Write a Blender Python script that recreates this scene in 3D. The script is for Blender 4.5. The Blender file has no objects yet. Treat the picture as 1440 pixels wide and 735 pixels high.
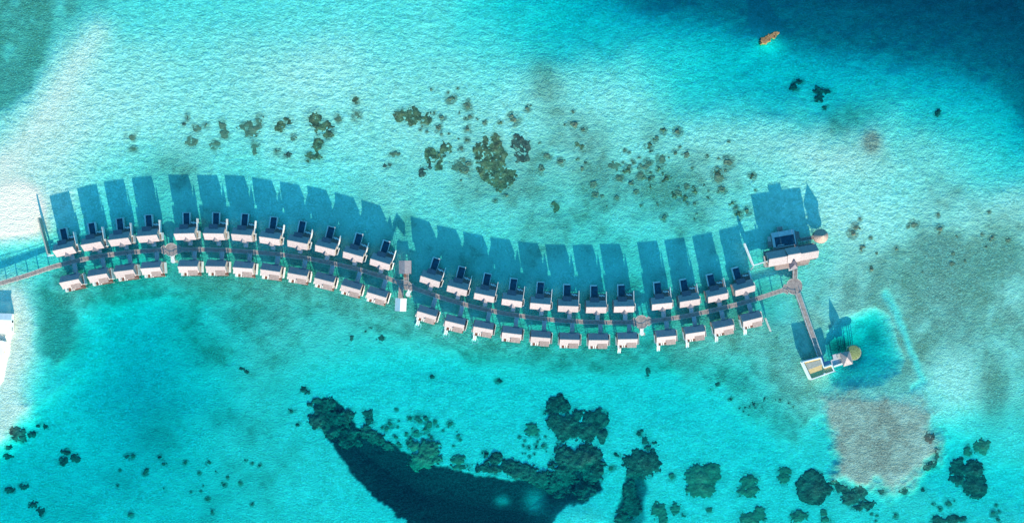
import bpy, bmesh, math, random
import numpy as np
from mathutils import Vector, Matrix
PI = math.pi; R = math.radians
H = 400.0                       # height of the drone above the water
SC = 0.4                        # metres of water surface per photo pixel
col = bpy.context.scene.collection
scene = bpy.context.scene
rnd = random.Random(7)

def at(px, py, z=0.0):
    """world XY of something seen at a photo pixel and standing z metres above the water"""
    k = SC*(1 - z/H)
    return ((px-720)*k, (367.5-py)*k)

# ------------------------------------------------------------------ noise
rs = np.random.RandomState(11)
LAT = [rs.rand(256, 256).astype(np.float32) for _ in range(6)]
def vnoise(x, y, k=0):
    L = LAT[k % 6]
    xi = np.floor(x).astype(np.int32); yi = np.floor(y).astype(np.int32)
    fx = x-xi; fy = y-yi
    fx = fx*fx*(3-2*fx); fy = fy*fy*(3-2*fy)
    a = L[yi & 255, xi & 255]; b = L[yi & 255, (xi+1) & 255]
    c = L[(yi+1) & 255, xi & 255]; d = L[(yi+1) & 255, (xi+1) & 255]
    return (a*(1-fx)+b*fx)*(1-fy)+(c*(1-fx)+d*fx)*fy
def fbm(x, y, s, oc=4, k=0):
    v = 0; a = .5; t = 0
    for i in range(oc):
        v = v + a*vnoise(x/s+17.3*i+k*5.1, y/s+9.7*i, k+i); t += a; a *= .55; s *= .48
    return v/t*2-1          # about -0.6..0.6
def smooth(a, b, v):
    t = np.clip((v-a)/(b-a), 0, 1); return t*t*(3-2*t)

# ------------------------------------------------------------------ the sea floor
# depth in metres and weed / rubble cover on a coarse chart of the lagoon (90 px = 36 m apart)
DEP = [
 [1.8,1.6,1.5,1.4,1.4,1.4,1.4,1.6,2.1,3.2,8.0,14.,18.,19.,17.,17.,21.],
 [1.6,0.9,0.9,1.1,1.1,1.1,1.2,1.3,1.5,1.7,2.0,2.2,2.9,4.0,4.6,6.5,12.],
 [0.7,0.4,0.8,1.0,1.0,1.0,1.1,1.1,1.1,1.2,1.3,1.4,1.4,1.5,1.9,1.9,3.2],
 [0.12,0.5,1.1,1.4,1.4,1.3,1.2,1.3,1.3,1.3,1.3,1.2,1.2,1.0,1.2,1.2,1.3],
 [0.8,1.1,1.5,1.8,1.8,1.7,1.6,1.6,1.6,1.6,1.6,1.5,1.4,1.1,1.1,1.1,1.1],
 [0.2,0.9,2.8,2.1,1.7,1.6,1.8,1.8,2.0,2.0,1.7,1.5,1.3,1.3,1.1,1.1,1.1],
 [0.3,2.2,3.3,2.5,1.9,1.9,2.3,2.2,2.2,2.1,2.1,2.0,1.4,1.4,1.0,0.9,1.1],
 [3.0,3.4,3.1,2.4,2.1,2.2,2.5,2.4,2.4,2.3,2.2,2.2,2.1,1.7,1.2,1.9,1.5],
 [3.0,2.9,2.6,2.3,2.2,2.2,2.4,2.4,2.4,2.4,2.4,2.2,2.2,2.1,1.8,1.9,1.7]]
COV = [
 [.75,.7,.1,.0,.0,.0,.0,.0,.0,.0,.0,.1,.1,.1,.1,.1,.1],
 [.7,.15,.0,.05,.15,.0,.05,.1,.1,.2,.1,.1,.0,.0,.0,.05,.0],
 [.2,.0,.0,.05,.1,.05,.15,.25,.35,.35,.3,.25,.2,.35,.35,.15,.05],
 [.0,.0,.2,.4,.25,.1,.4,.45,.5,.5,.5,.4,.25,.1,.25,.35,.35],
 [.1,.1,.4,.5,.5,.5,.5,.45,.4,.4,.4,.4,.3,.4,.65,.7,.6],
 [.0,.65,.25,.55,.6,.5,.4,.45,.35,.3,.5,.55,.45,.5,.6,.6,.55],
 [.1,.15,.2,.3,.55,.4,.05,.1,.05,.05,.05,.1,.5,.55,.6,.2,.6],
 [.1,.15,.25,.38,.4,.25,.05,.1,.05,.05,.0,.0,.05,.3,.6,.1,.35],
 [.1,.25,.35,.45,.35,.3,.1,.1,.05,.05,.0,.0,.1,.15,.2,.15,.2]]
DEP = np.array(DEP, np.float32)
DEP = np.minimum(DEP, 3.0)
# the northern flat and the eastern weed flat are only knee deep
DEP[0, :8] *= .56; DEP[1, :11] *= .45; DEP[2, :15] *= .47; DEP[3, 3:13] *= .62; DEP[3:7, 13:] *= .58; DEP[4, 3:13] *= .68; DEP[5, 4:9] *= .85; DEP[7:, 13:] *= .85; DEP[5:, 4:13] *= .82; DEP[2:6, 13:] *= .7; DEP[2:4, 6:13] *= .85; DEP[3, :3] *= .8
COV = np.array(COV, np.float32)
def catmull(T, u, v):
    ny, nx = T.shape
    u = np.clip(u, 0, nx-1.001); v = np.clip(v, 0, ny-1.001)
    ui = u.astype(int); vi = v.astype(int); fu = u-ui; fv = v-vi
    def w(f): return [(-f+2*f*f-f**3)/2, (2-5*f*f+3*f**3)/2, (f+4*f*f-3*f**3)/2, (-f*f+f**3)/2]
    wu = w(fu); wv = w(fv); out = 0
    for j in range(4):
        for i in range(4):
            out = out + wu[i]*wv[j]*T[np.clip(vi+j-1, 0, ny-1), np.clip(ui+i-1, 0, nx-1)]
    return out
def poly_sd(pts, x, y):
    """signed distance in px, positive inside"""
    inside = np.zeros(x.shape, bool); d = np.full(x.shape, 1e9, np.float32)
    n = len(pts)
    for i in range(n):
        x0, y0 = pts[i]; x1, y1 = pts[(i+1) % n]
        dx, dy = x1-x0, y1-y0
        t = np.clip(((x-x0)*dx+(y-y0)*dy)/(dx*dx+dy*dy+1e-9), 0, 1)
        d = np.minimum(d, (x-x0-t*dx)**2+(y-y0-t*dy)**2)
        c = ((y0 > y) != (y1 > y))
        xx = x0+(y-y0)*dx/(dy if abs(dy) > 1e-9 else 1e-9)
        inside ^= c & (x < xx)
    d = np.sqrt(d)
    return np.where(inside, d, -d)
def line_d(pts, x, y):
    d = np.full(x.shape, 1e9, np.float32)
    for (x0, y0), (x1, y1) in zip(pts, pts[1:]):
        dx, dy = x1-x0, y1-y0
        t = np.clip(((x-x0)*dx+(y-y0)*dy)/(dx*dx+dy*dy+1e-9), 0, 1)
        d = np.minimum(d, (x-x0-t*dx)**2+(y-y0-t*dy)**2)
    return np.sqrt(d)

DEEP_S = [(437,560),(455,561),(480,572),(492,592),(515,612),(532,612),(545,625),(575,640),(600,655),(640,662),
          (680,672),(720,678),(760,672),(800,662),(838,650),(846,690),(828,704),(800,710),(786,722),(775,740),(770,780),(590,780),(570,735),(535,708),(508,682),(480,645),(462,620),(448,590)]
POOL = [(1168,470),(1185,452),(1232,436),(1247,448),(1258,480),(1267,505),(1262,522),(1235,537),(1185,541),(1172,535),(1166,500)]

def seabed(X, Y):
    """X,Y world metres -> z, cover, brown, reef (real reef plus painted darkness of depth)"""
    px = X/SC+720; py = 367.5-Y/SC
    wx = px+fbm(px, py, 70, 3, 1)*26; wy = py+fbm(px, py, 70, 3, 2)*22
    d = catmull(DEP, wx/90, wy/91.9); c = catmull(COV, wx/90, wy/91.9)
    d = d*(1+.10*fbm(px, py, 60, 3, 3)); c = c+.34*fbm(px, py, 45, 4, 4)*smooth(.02, .3, c)+.16*fbm(px, py, 16, 3, 1)*smooth(.02, .3, c)
    n1 = fbm(px, py, 14, 4, 2); n2 = fbm(px, py, 34, 4, 5)
    brown = np.zeros_like(d); reef = np.zeros_like(d)
    # north-east drop-off into deep blue, part of its darkness painted with reef tone
    e = poly_sd([(800,-40),(842,-4),(905,22),(990,38),(1060,58),(1110,76),(1180,82),(1260,98),(1330,108),(1390,128),(1425,170),(1600,330),(1600,-300),(800,-300)], px, py)+n2*8
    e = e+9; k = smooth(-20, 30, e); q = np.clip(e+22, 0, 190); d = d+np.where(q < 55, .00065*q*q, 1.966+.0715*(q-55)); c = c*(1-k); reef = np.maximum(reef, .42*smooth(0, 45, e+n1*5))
    k = np.exp(-(((px-1082)/22)**2+((py-53)/17)**2)); d = d*(1-.55*k)
    # weed meadow in the north-west corner
    e = poly_sd([(-300,-300),(115,-300),(108,0),(88,32),(66,70),(52,105),(36,128),(10,150),(-300,260)], px, py)+n1*6
    k = smooth(-14, 10, e); c = c*(1-k)+(.72+.35*n2+.2*n1)*k; d = d*(1-k)+.75*k
    # pale bar running north-east to south-west
    k = np.exp(-(line_d([(135,45),(95,110),(55,170),(20,220),(-60,260)], px, py)/26)**2); d = d*(1-.62*k); c = c*(1-k)
    k = np.exp(-(((px-430)/90)**2+((py-100)/55)**2)); d = d*(1-.3*k); c = c*(1-k)
    # sand spit at the west end of the boardwalk
    e = poly_sd([(-400,285),(0,270),(30,262),(50,268),(60,285),(64,318),(52,330),(20,334),(-20,338),(-400,350)], px, py)+n1*3
    k = smooth(-22, 10, e); d = d*(1-k)-.06*k; c = c*(1-k)
    k = np.exp(-(((px-88)/20)**2+((py-292)/34)**2)); d = d*(1-.55*k); c = c*(1-k)
    # weed strip and beach in the south-west
    e = poly_sd([(30,405),(60,398),(95,415),(108,445),(98,490),(80,515),(62,505),(48,480),(45,440)], px, py)+n1*9
    k = smooth(-9, 9, e); c = c*(1-k)+.8*k; d = d*(1-k)+1.2*k
    k = np.exp(-(line_d([(118,440),(138,462),(133,500),(100,530),(60,560)], px, py)/11)**2); d = d*(1-.12*k); c = c*(1-k)
    e = poly_sd([(-400,415),(14,425),(14,470),(10,500),(2,535),(-12,560),(-400,600)], px, py)+n1*2.0
    k = smooth(-62, -4, e); d = d*(1-k)+.07*k; c = c*(1-k*.9)
    k = smooth(-3, 4, e); d = d*(1-k)-1.35*k
    e = poly_sd([(-300,555),(10,555),(36,572),(14,603),(-6,624),(-300,640)], px, py)+n1*7
    k = smooth(-30, 8, e); d = d*(1-k)+.13*k; c = c*(1-k)+.1*k
    # bright sand of the southern lagoon, its northern edge
    for (qx, qy, rx, ry, dd) in ((600,560,190,60,2.1),(870,545,200,62,2.1),(1020,620,110,60,2.0),(1330,650,45,40,2.0),(1410,690,60,35,1.9)):
        k = np.clip(1.25*np.exp(-(((px-qx)/rx)**2+((py-qy)/ry)**2)**1.5), 0, 1); c = c*(1-.8*k); d = d*(1-k)+dd*(1+.12*n2)*k
    # deeper teal basin between the beach and the first villas
    k = np.exp(-(((px-185)/75)**2+((py-520)/85)**2)); c = c*(1-.7*k)+.1*k; d = d+1.3*k
    k = np.exp(-(((px-215)/44)**2+((py-590)/50)**2)); c = c+.18*k
    # weedy fringe along the southern row of villas and the flat south of the last ones
    k = np.clip(1.25-line_d([(100,412),(210,396),(300,392),(380,400),(455,414),(530,436),(600,462),(680,484),(760,496),(840,500),(940,496),(1060,480),(1130,560)], px, py)/(34+20*n2), 0, 1)
    c = np.maximum(c, np.minimum(k, .62+.3*n1)); d = d*(1-.25*np.clip(k, 0, 1))
    e = poly_sd([(930,470),(1060,440),(1150,440),(1160,560),(1130,640),(1090,620),(1040,570),(960,540)], px, py)+n2*22
    k = smooth(-18, 22, e); c = np.maximum(c, k*(.58+.3*n1)); d = d*(1-.3*k)
    # deep tongue in the south: dark reef, its tone also painting the depth
    e = poly_sd(DEEP_S, px, py)+n1*5+fbm(px, py, 4, 2, 1)*2
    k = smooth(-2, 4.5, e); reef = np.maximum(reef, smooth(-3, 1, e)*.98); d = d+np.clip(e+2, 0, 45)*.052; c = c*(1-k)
    e = poly_sd([(880,672),(905,660),(912,690),(905,735),(900,780),(862,780),(868,720)], px, py)+n1*4
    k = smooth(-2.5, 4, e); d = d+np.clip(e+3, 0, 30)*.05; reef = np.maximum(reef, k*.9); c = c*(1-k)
    for (qx, qy, rx, ry) in ((752,708,13,16),(706,706,9,7),(918,695,13,20),(905,728,22,14)):     # pale sand slides in the reef
        k = np.clip(1.1*np.exp(-(((px-qx)/rx)**2+((py-qy)/ry)**2)), 0, 1)*.42; d = d*(1-.2*k); reef = reef*(1-k); c = c*(1-k)+.6*k
    k = np.exp(-(((px-822)/34)**2+((py-732)/18)**2)); d = d*(1-.3*k); reef = reef*(1-.7*k)
    k = np.exp(-(line_d([(455,610),(490,665),(520,695),(560,735)], px, py)/9)**2); c = c+.1*k
    # dredged pool round the spa, floor colour darkened to stand in for depth
    e = poly_sd(POOL, px, py)+n1*3+fbm(px, py, 3.5, 2, 1)*1.5
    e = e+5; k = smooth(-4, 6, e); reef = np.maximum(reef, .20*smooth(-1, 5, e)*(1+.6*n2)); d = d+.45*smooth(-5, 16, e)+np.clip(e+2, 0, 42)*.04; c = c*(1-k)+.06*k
    for (qx, qy, rx, ry, a, r) in ((1184,487,24,14,1.0,.9),(1232,472,15,22,.5,.6),(1195,512,14,8,.3,.45),(1207,497,13,17,.7,.85),(1215,455,12,8,.3,.4)):
        k = np.exp(-(((px-qx)/rx)**2+((py-qy)/ry)**2)); d = d+a*k; c = np.maximum(c, r*k); reef = np.maximum(reef, (r-.35)*k)
    # a furrow of clean sand beside it
    k = np.exp(-(line_d([(1245,412),(1262,440),(1276,478),(1290,512),(1300,535),(1284,545)], px+n1*4, py)/5.5)**2)*.6; c = c*(1-k); d = d*(1-k)+1.0*k
    # shallow brown rubble flat in the south-east
    e = poly_sd([(1158,560),(1185,550),(1240,556),(1290,562),(1312,580),(1312,600),(1322,625),(1318,650),(1290,672),(1270,692),(1255,695),(1235,682),(1215,688),(1195,682),(1178,672),(1175,620),(1160,590)], px, py)+n1*8
    k = smooth(-16, 14, e+n1*5); brown = np.maximum(brown, k*np.clip(.85+.5*n2+.3*n1, 0, 1)); d = d*(1-k)+.22*k; c = c*(1-k)
    k = np.clip(1.2*np.exp(-(((px-1226)/15)**2+((py-200)/19)**2)**1.3), 0, 1); k_ = k; d = d*(1-k)+.3*k
    k = np.exp(-(((px-1190)/34)**2+((py-172)/26)**2)); c = (c+.5*k)*(1-k_); brown = np.maximum(brown, k_)
    # pale patch east of the rubble, weed east of that
    k = np.exp(-(((px-1340)/26)**2+((py-560)/60)**2)); c = c*(1-k); d = d*(1-.15*k)
    k = np.exp(-(((px-1400)/34)**2+((py-545)/75)**2)); c = np.maximum(c, .8*k)
    k = np.exp(-(((px-1300)/85)**2+((py-350)/40)**2)); c = c+.25*k
    k = np.clip(1.2*np.exp(-(((px-1215)/75)**2+((py-300)/42)**2)), 0, 1); c = c*(1-.85*k); d = d*(1-.2*k)
    for (qx, qy, rx, ry, r) in ((765,110,28,45,.5),(250,235,45,45,.45),(105,390,30,14,.4),(800,240,60,60,.2),(960,250,80,40,.25)):
        k = np.exp(-(((px-qx)/rx)**2+((py-qy)/ry)**2)); c = c+r*k
    d = d+.03*fbm(X, Y, 3.0, 2, 3)*(d > .4)
    return -d, np.clip(c, 0, 1), np.clip(brown, 0, 1), np.clip(reef, 0, 1)

def axis(half, step, far):
    n = int(half/step); core = np.arange(-n, n+1)*step
    out = [core[-1]]; s = step
    while out[-1] < far: s *= 1.35; out.append(out[-1]+s)
    o = np.array(out[1:]); return np.concatenate([-o[::-1], core, o])
gx = axis(318, .62, 3000); gy = axis(176, .62, 3000)
GX, GY = np.meshgrid(gx, gy)
Z, CV, BR, REEF_DARK = seabed(GX.astype(np.float32), GY.astype(np.float32))

def mesh_from_grid(name, X, Y, Z, keep=None):
    ny, nx = X.shape
    me = bpy.data.meshes.new(name)
    idx = np.arange(ny*nx).reshape(ny, nx)
    q = np.stack([idx[:-1, :-1], idx[:-1, 1:], idx[1:, 1:], idx[1:, :-1]], -1).reshape(-1, 4)
    co = np.stack([X, Y, Z], -1).reshape(-1, 3)
    if keep is not None:
        q = q[keep.reshape(-1)]
        used = np.unique(q); remap = np.full(ny*nx, -1); remap[used] = np.arange(len(used))
        q = remap[q]; co = co[used]
    me.vertices.add(len(co)); me.vertices.foreach_set('co', co.astype(np.float32).ravel())
    me.loops.add(q.size); me.loops.foreach_set('vertex_index', q.astype(np.int32).ravel())
    me.polygons.add(len(q)); me.polygons.foreach_set('loop_start', (np.arange(len(q))*4).astype(np.int32))
    me.update(calc_edges=True); me.validate()
    me.polygons.foreach_set('use_smooth', np.ones(len(me.polygons), bool))
    return me

# ------------------------------------------------------------------ materials
def newmat(name):
    m = bpy.data.materials.new(name); m.use_nodes = True
    nt = m.node_tree; nt.nodes.clear()
    out = nt.nodes.new('ShaderNodeOutputMaterial')
    return m, nt, out
class NB:
    def __init__(s, nt): s.nt = nt
    def n(s, t, **kw):
        x = s.nt.nodes.new(t)
        for k, v in kw.items():
            if k.startswith('i_'): x.inputs[k[2:].replace('_', ' ')].default_value = v
            else: setattr(x, k, v)
        return x
    def l(s, a, b): s.nt.links.new(a, b)
    def math(s, op, a, b=None, c=None):
        x = s.nt.nodes.new('ShaderNodeMath'); x.operation = op
        for i, v in enumerate((a, b, c)):
            if v is None: continue
            if isinstance(v, (int, float)): x.inputs[i].default_value = v
            else: s.l(v, x.inputs[i])
        return x.outputs[0]
    def mix(s, f, a, b):
        x = s.nt.nodes.new('ShaderNodeMix'); x.data_type = 'RGBA'
        for i, v in ((0, f), (6, a), (7, b)):
            if isinstance(v, (int, float)): x.inputs[i].default_value = v
            elif isinstance(v, tuple): x.inputs[i].default_value = (*v, 1)
            else: s.l(v, x.inputs[i])
        return x.outputs[2]
    def noise(s, vec, scale, detail=3, rough=.5, typ='FBM', stretch=None, rot=0):
        if stretch:
            mp = s.n('ShaderNodeMapping'); mp.inputs['Scale'].default_value = stretch; mp.inputs['Rotation'].default_value = (0, 0, rot)
            s.l(vec, mp.inputs['Vector']); vec = mp.outputs[0]
        x = s.n('ShaderNodeTexNoise'); x.noise_type = typ
        if typ == 'FBM': x.normalize = True
        x.inputs['Scale'].default_value = scale; x.inputs['Detail'].default_value = detail; x.inputs['Roughness'].default_value = rough
        s.l(vec, x.inputs['Vector']); return x.outputs[0]
    def ramp(s, v, a, b):
        x = s.n('ShaderNodeMapRange'); x.interpolation_type = 'SMOOTHSTEP'
        s.l(v, x.inputs[0])
        for i, q in ((1, a), (2, b)):
            if isinstance(q, (int, float)): x.inputs[i].default_value = q
            else: s.l(q, x.inputs[i])
        return x.outputs[0]

def seabed_material():
    m, nt, out = newmat('seabed'); b = NB(nt)
    tc = b.n('ShaderNodeNewGeometry').outputs['Position']
    cov = b.n('ShaderNodeAttribute', attribute_name='cover').outputs['Fac']
    brn = b.n('ShaderNodeAttribute', attribute_name='brown').outputs['Fac']
    reef_dark = b.n('ShaderNodeAttribute', attribute_name='reef').outputs['Fac']
    rip = b.n('ShaderNodeAttribute', attribute_name='ripple').outputs['Fac']
    warp = b.n('ShaderNodeVectorMath', operation='MULTIPLY_ADD')
    wn = b.n('ShaderNodeTexNoise'); wn.inputs['Scale'].default_value = .09; wn.inputs['Detail'].default_value = 2; b.l(tc, wn.inputs['Vector'])
    b.l(wn.outputs['Color'], warp.inputs[0]); warp.inputs[1].default_value = (5, 5, 0); b.l(tc, warp.inputs[2])
    wv = warp.outputs[0]
    fine = b.noise(tc, .95, 3, .65)
    mid = b.noise(tc, .22, 4, .6)
    big = b.noise(tc, .035, 4, .6)
    sand = b.mix(b.ramp(mid, .3, .7), (.60, .575, .43), (.80, .76, .59))
    sand = b.mix(b.math('MULTIPLY', b.ramp(fine, .45, .68), .8), sand, (.92, .90, .80))
    # speckled weed and rubble: threshold on fine noise moves with the cover
    s = b.math('ADD', b.math('MULTIPLY', fine, .62), b.math('MULTIPLY', mid, .38))
    th = b.math('SUBTRACT', .74, b.math('MULTIPLY', cov, .55))
    cm = b.math('MAXIMUM', b.ramp(s, b.math('SUBTRACT', th, .10), b.math('ADD', th, .20)), b.math('MULTIPLY', cov, .55))
    weed = b.mix(b.ramp(big, .35, .65), (.30, .255, .17), (.33, .28, .21))
    weed = b.mix(b.math('MULTIPLY', b.ramp(fine, .47, .64), .65), weed, (.55, .53, .42))
    c = b.mix(b.math('MULTIPLY', cm, 1.0), sand, weed)
    bn = b.noise(tc, 1.1, 3, .7)
    brown = b.mix(b.ramp(bn, .3, .7), (.20, .135, .10), (.45, .345, .27))
    c = b.mix(b.math('MULTIPLY', brn, .92), c, brown)
    rf = b.mix(b.ramp(fine, .35, .7), (.018, .026, .036), (.050, .062, .070))  # reef colour, also painted on deep floors as the darkness of deep water
    c = b.mix(reef_dark, c, rf)
    # ripples of the sand, long crests roughly east-west
    # dry coral sand above the waterline is cream
    sz = b.n('ShaderNodeSeparateXYZ'); b.l(tc, sz.inputs[0])
    c = b.mix(b.ramp(sz.outputs[2], -.14, .03), c, (.82, .715, .57))
    r1 = b.noise(wv, 1, 3, .55, 'RIDGED_MULTIFRACTAL', (.085, .14, .1), R(-10))
    r2 = b.noise(wv, 1, 3, .6, 'FBM', (.27, .42, .3), R(8))
    r3 = b.noise(tc, 1.25, 2, .6)
    h = b.math('ADD', b.math('MULTIPLY', b.math('MULTIPLY', r1, .28), rip), b.math('MULTIPLY', b.math('MULTIPLY', r2, .50), b.math('ADD', .35, b.math('MULTIPLY', rip, .65))))
    h = b.math('ADD', h, b.math('MULTIPLY', r3, b.math('ADD', .24, b.math('MULTIPLY', cov, .12))))
    bp = b.n('ShaderNodeBump'); bp.inputs['Strength'].default_value = 1; bp.inputs['Distance'].default_value = 1.0
    b.l(h, bp.inputs['Height'])
    d = b.n('ShaderNodeBsdfDiffuse'); b.l(c, d.inputs['Color']); b.l(bp.outputs[0], d.inputs['Normal'])
    b.l(d.outputs[0], out.inputs['Surface'])
    return m

def water_material():
    m, nt, out = newmat('sea_water'); b = NB(nt)
    tc = b.n('ShaderNodeNewGeometry').outputs['Position']
    n1 = b.noise(tc, 1, 3, .6, 'FBM', (.5, .9, 1), R(10)); n2 = b.noise(tc, 2.2, 2, .6)
    h = b.math('ADD', b.math('MULTIPLY', n1, .22), b.math('MULTIPLY', n2, .07))
    bp = b.n('ShaderNodeBump'); bp.inputs['Distance'].default_value = 1; b.l(h, bp.inputs['Height'])
    tr = b.n('ShaderNodeBsdfTransparent'); gl = b.n('ShaderNodeBsdfGlossy'); gl.inputs['Roughness'].default_value = .12
    b.l(bp.outputs[0], gl.inputs['Normal'])
    # Schlick reflectance, the same from above and from below the surface
    dt = b.n('ShaderNodeVectorMath', operation='DOT_PRODUCT'); b.l(bp.outputs[0], dt.inputs[0])
    b.l(b.n('ShaderNodeNewGeometry').outputs['Incoming'], dt.inputs[1])
    fr = b.math('ADD', .02, b.math('MULTIPLY', .5, b.math('POWER', b.math('SUBTRACT', 1.0, b.math('MINIMUM', 1.0, b.math('ABSOLUTE', dt.outputs['Value']))), 5)))
    mx = b.n('ShaderNodeMixShader'); b.l(fr, mx.inputs[0]); b.l(tr.outputs[0], mx.inputs[1]); b.l(gl.outputs[0], mx.inputs[2])
    b.l(mx.outputs[0], out.inputs['Surface'])
    va = b.n('ShaderNodeVolumeAbsorption')
    k = WATER_K; mxk = max(k)*1.02
    va.inputs['Density'].default_value = mxk
    va.inputs['Color'].default_value = (1-k[0]/mxk, 1-k[1]/mxk, 1-k[2]/mxk, 1)
    b.l(va.outputs[0], out.inputs['Volume'])
    m.cycles.homogeneous_volume = True if hasattr(m.cycles, 'homogeneous_volume') else True
    return m
WATER_K = (.47, .0355, .0268)

def coral_material(name, c0, c1, c2):
    m, nt, out = newmat(name); b = NB(nt)
    tc = b.n('ShaderNodeNewGeometry').outputs['Position']
    f = b.noise(tc, 1.3, 4, .7); g = b.noise(tc, .25, 3, .6)
    c = b.mix(b.ramp(g, .35, .65), c0, c1)
    c = b.mix(b.math('MULTIPLY', b.ramp(f, .5, .72), .7), c, c2)
    bp = b.n('ShaderNodeBump'); bp.inputs['Distance'].default_value = .16; b.l(f, bp.inputs['Height'])
    d = b.n('ShaderNodeBsdfDiffuse'); b.l(c, d.inputs['Color']); b.l(bp.outputs[0], d.inputs['Normal'])
    b.l(d.outputs[0], out.inputs['Surface']); return m

def plain(name, c, var=.15, scale=.8, rough=.7, stripe=None, spec=.3):
    """a weathered surface: base colour with blotches, and fine boards or shingle courses when stripe is set"""
    m, nt, out = newmat(name); b = NB(nt)
    tcn = b.n('ShaderNodeTexCoord').outputs['Object']
    oi = b.n('ShaderNodeObjectInfo').outputs['Random']
    f = b.noise(tcn, scale, 4, .65)
    lo = tuple(x*(1-var*1.3) for x in c); hi = tuple(min(.9, x*(1+var)) for x in c)
    cc = b.mix(b.ramp(f, .3, .7), lo, hi)
    bs = b.n('ShaderNodeBsdfPrincipled')
    if stripe:
        ax, sz = stripe
        w = b.n('ShaderNodeTexWave'); w.bands_direction = ax; w.inputs['Scale'].default_value = sz; w.inputs['Distortion'].default_value = .6; w.inputs['Detail'].default_value = 1
        b.l(tcn, w.inputs['Vector'])
        cc = b.mix(b.math('MULTIPLY', b.ramp(w.outputs['Fac'], .0, .35), 1.0), tuple(x*.62 for x in c), cc)
    hs = b.n('ShaderNodeHueSaturation'); b.l(cc, hs.inputs['Color'])
    b.l(b.math('ADD', .92, b.math('MULTIPLY', oi, .16)), hs.inputs['Value'])
    b.l(hs.outputs[0], bs.inputs['Base Color']); bs.inputs['Roughness'].default_value = rough
    bs.inputs['Specular IOR Level'].default_value = spec
    b.l(bs.outputs[0], out.inputs['Surface']); return m

M = {}
M['roof'] = plain('weathered_shingle', (.31, .255, .27), .14, 1.2, .85, ('Y', 1.1))
M['roof_dark'] = plain('grey_shingle', (.18, .145, .175), .18, 1.2, .85, ('X', 1.1))
M['deck'] = plain('weathered_boards', (.25, .205, .19), .2, .9, .8, ('X', 1.6))
M['walk'] = plain('boardwalk_planks', (.31, .245, .22), .2, .6, .8)
M['pink'] = plain('canopy_timber', (.56, .37, .30), .15, 1.0, .8, ('X', 1.4))
M['white'] = plain('white_render', (.74, .72, .69), .07, .6, .6)
M['wall'] = plain('timber_wall', (.45, .40, .36), .12, 1.0, .7)
M['pale'] = plain('pale_membrane', (.46, .45, .46), .08, .5, .6)
M['rail'] = plain('rope_rail', (.55, .50, .47), .1, 1, .7)
M['pile'] = plain('concrete_pile', (.30, .28, .25), .2, 1.5, .85)
M['poolwater'] = plain('pool_water', (.015, .06, .10), .3, .5, .06, spec=.5)
M['tile'] = plain('pool_tile', (.60, .58, .57), .08, 1.0, .35)
M['dark'] = plain('dark_glass', (.03, .035, .045), .1, 1, .2)
M['red'] = plain('brown_wicker', (.18, .075, .055), .25, 2, .8)
M['green'] = plain('green_thatch', (.22, .25, .10), .3, 1.4, .95)
M['sandfloor'] = plain('courtyard_sand', (.75, .50, .22), .1, 1.0, .9)
M['greyfloor'] = plain('grey_slab', (.36, .35, .30), .1, 1.0, .9)
M['slope_mauve'] = plain('mauve_shingle', (.30, .245, .25), .15, 1.2, .85)
M['submerged'] = plain('pale_submerged_net', (.62, .66, .55), .1, 1, .8)
M['copper'] = plain('conical_thatch', (.36, .25, .21), .2, 2.0, .9)
M['coral_olive'] = coral_material('olive_coral', (.085, .072, .045), (.24, .19, .095), (.48, .41, .26))
M['coral_dark'] = coral_material('dark_coral', (.085, .065, .055), (.17, .135, .10), (.36, .30, .22))
M['coral_grey'] = coral_material('grey_coral', (.20, .155, .10), (.27, .22, .14), (.42, .36, .25))
M['coral_orange'] = coral_material('orange_coral', (.30, .10, .045), (.60, .24, .10), (.80, .42, .25))
M['seabed'] = seabed_material()
M['water'] = water_material()

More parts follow.
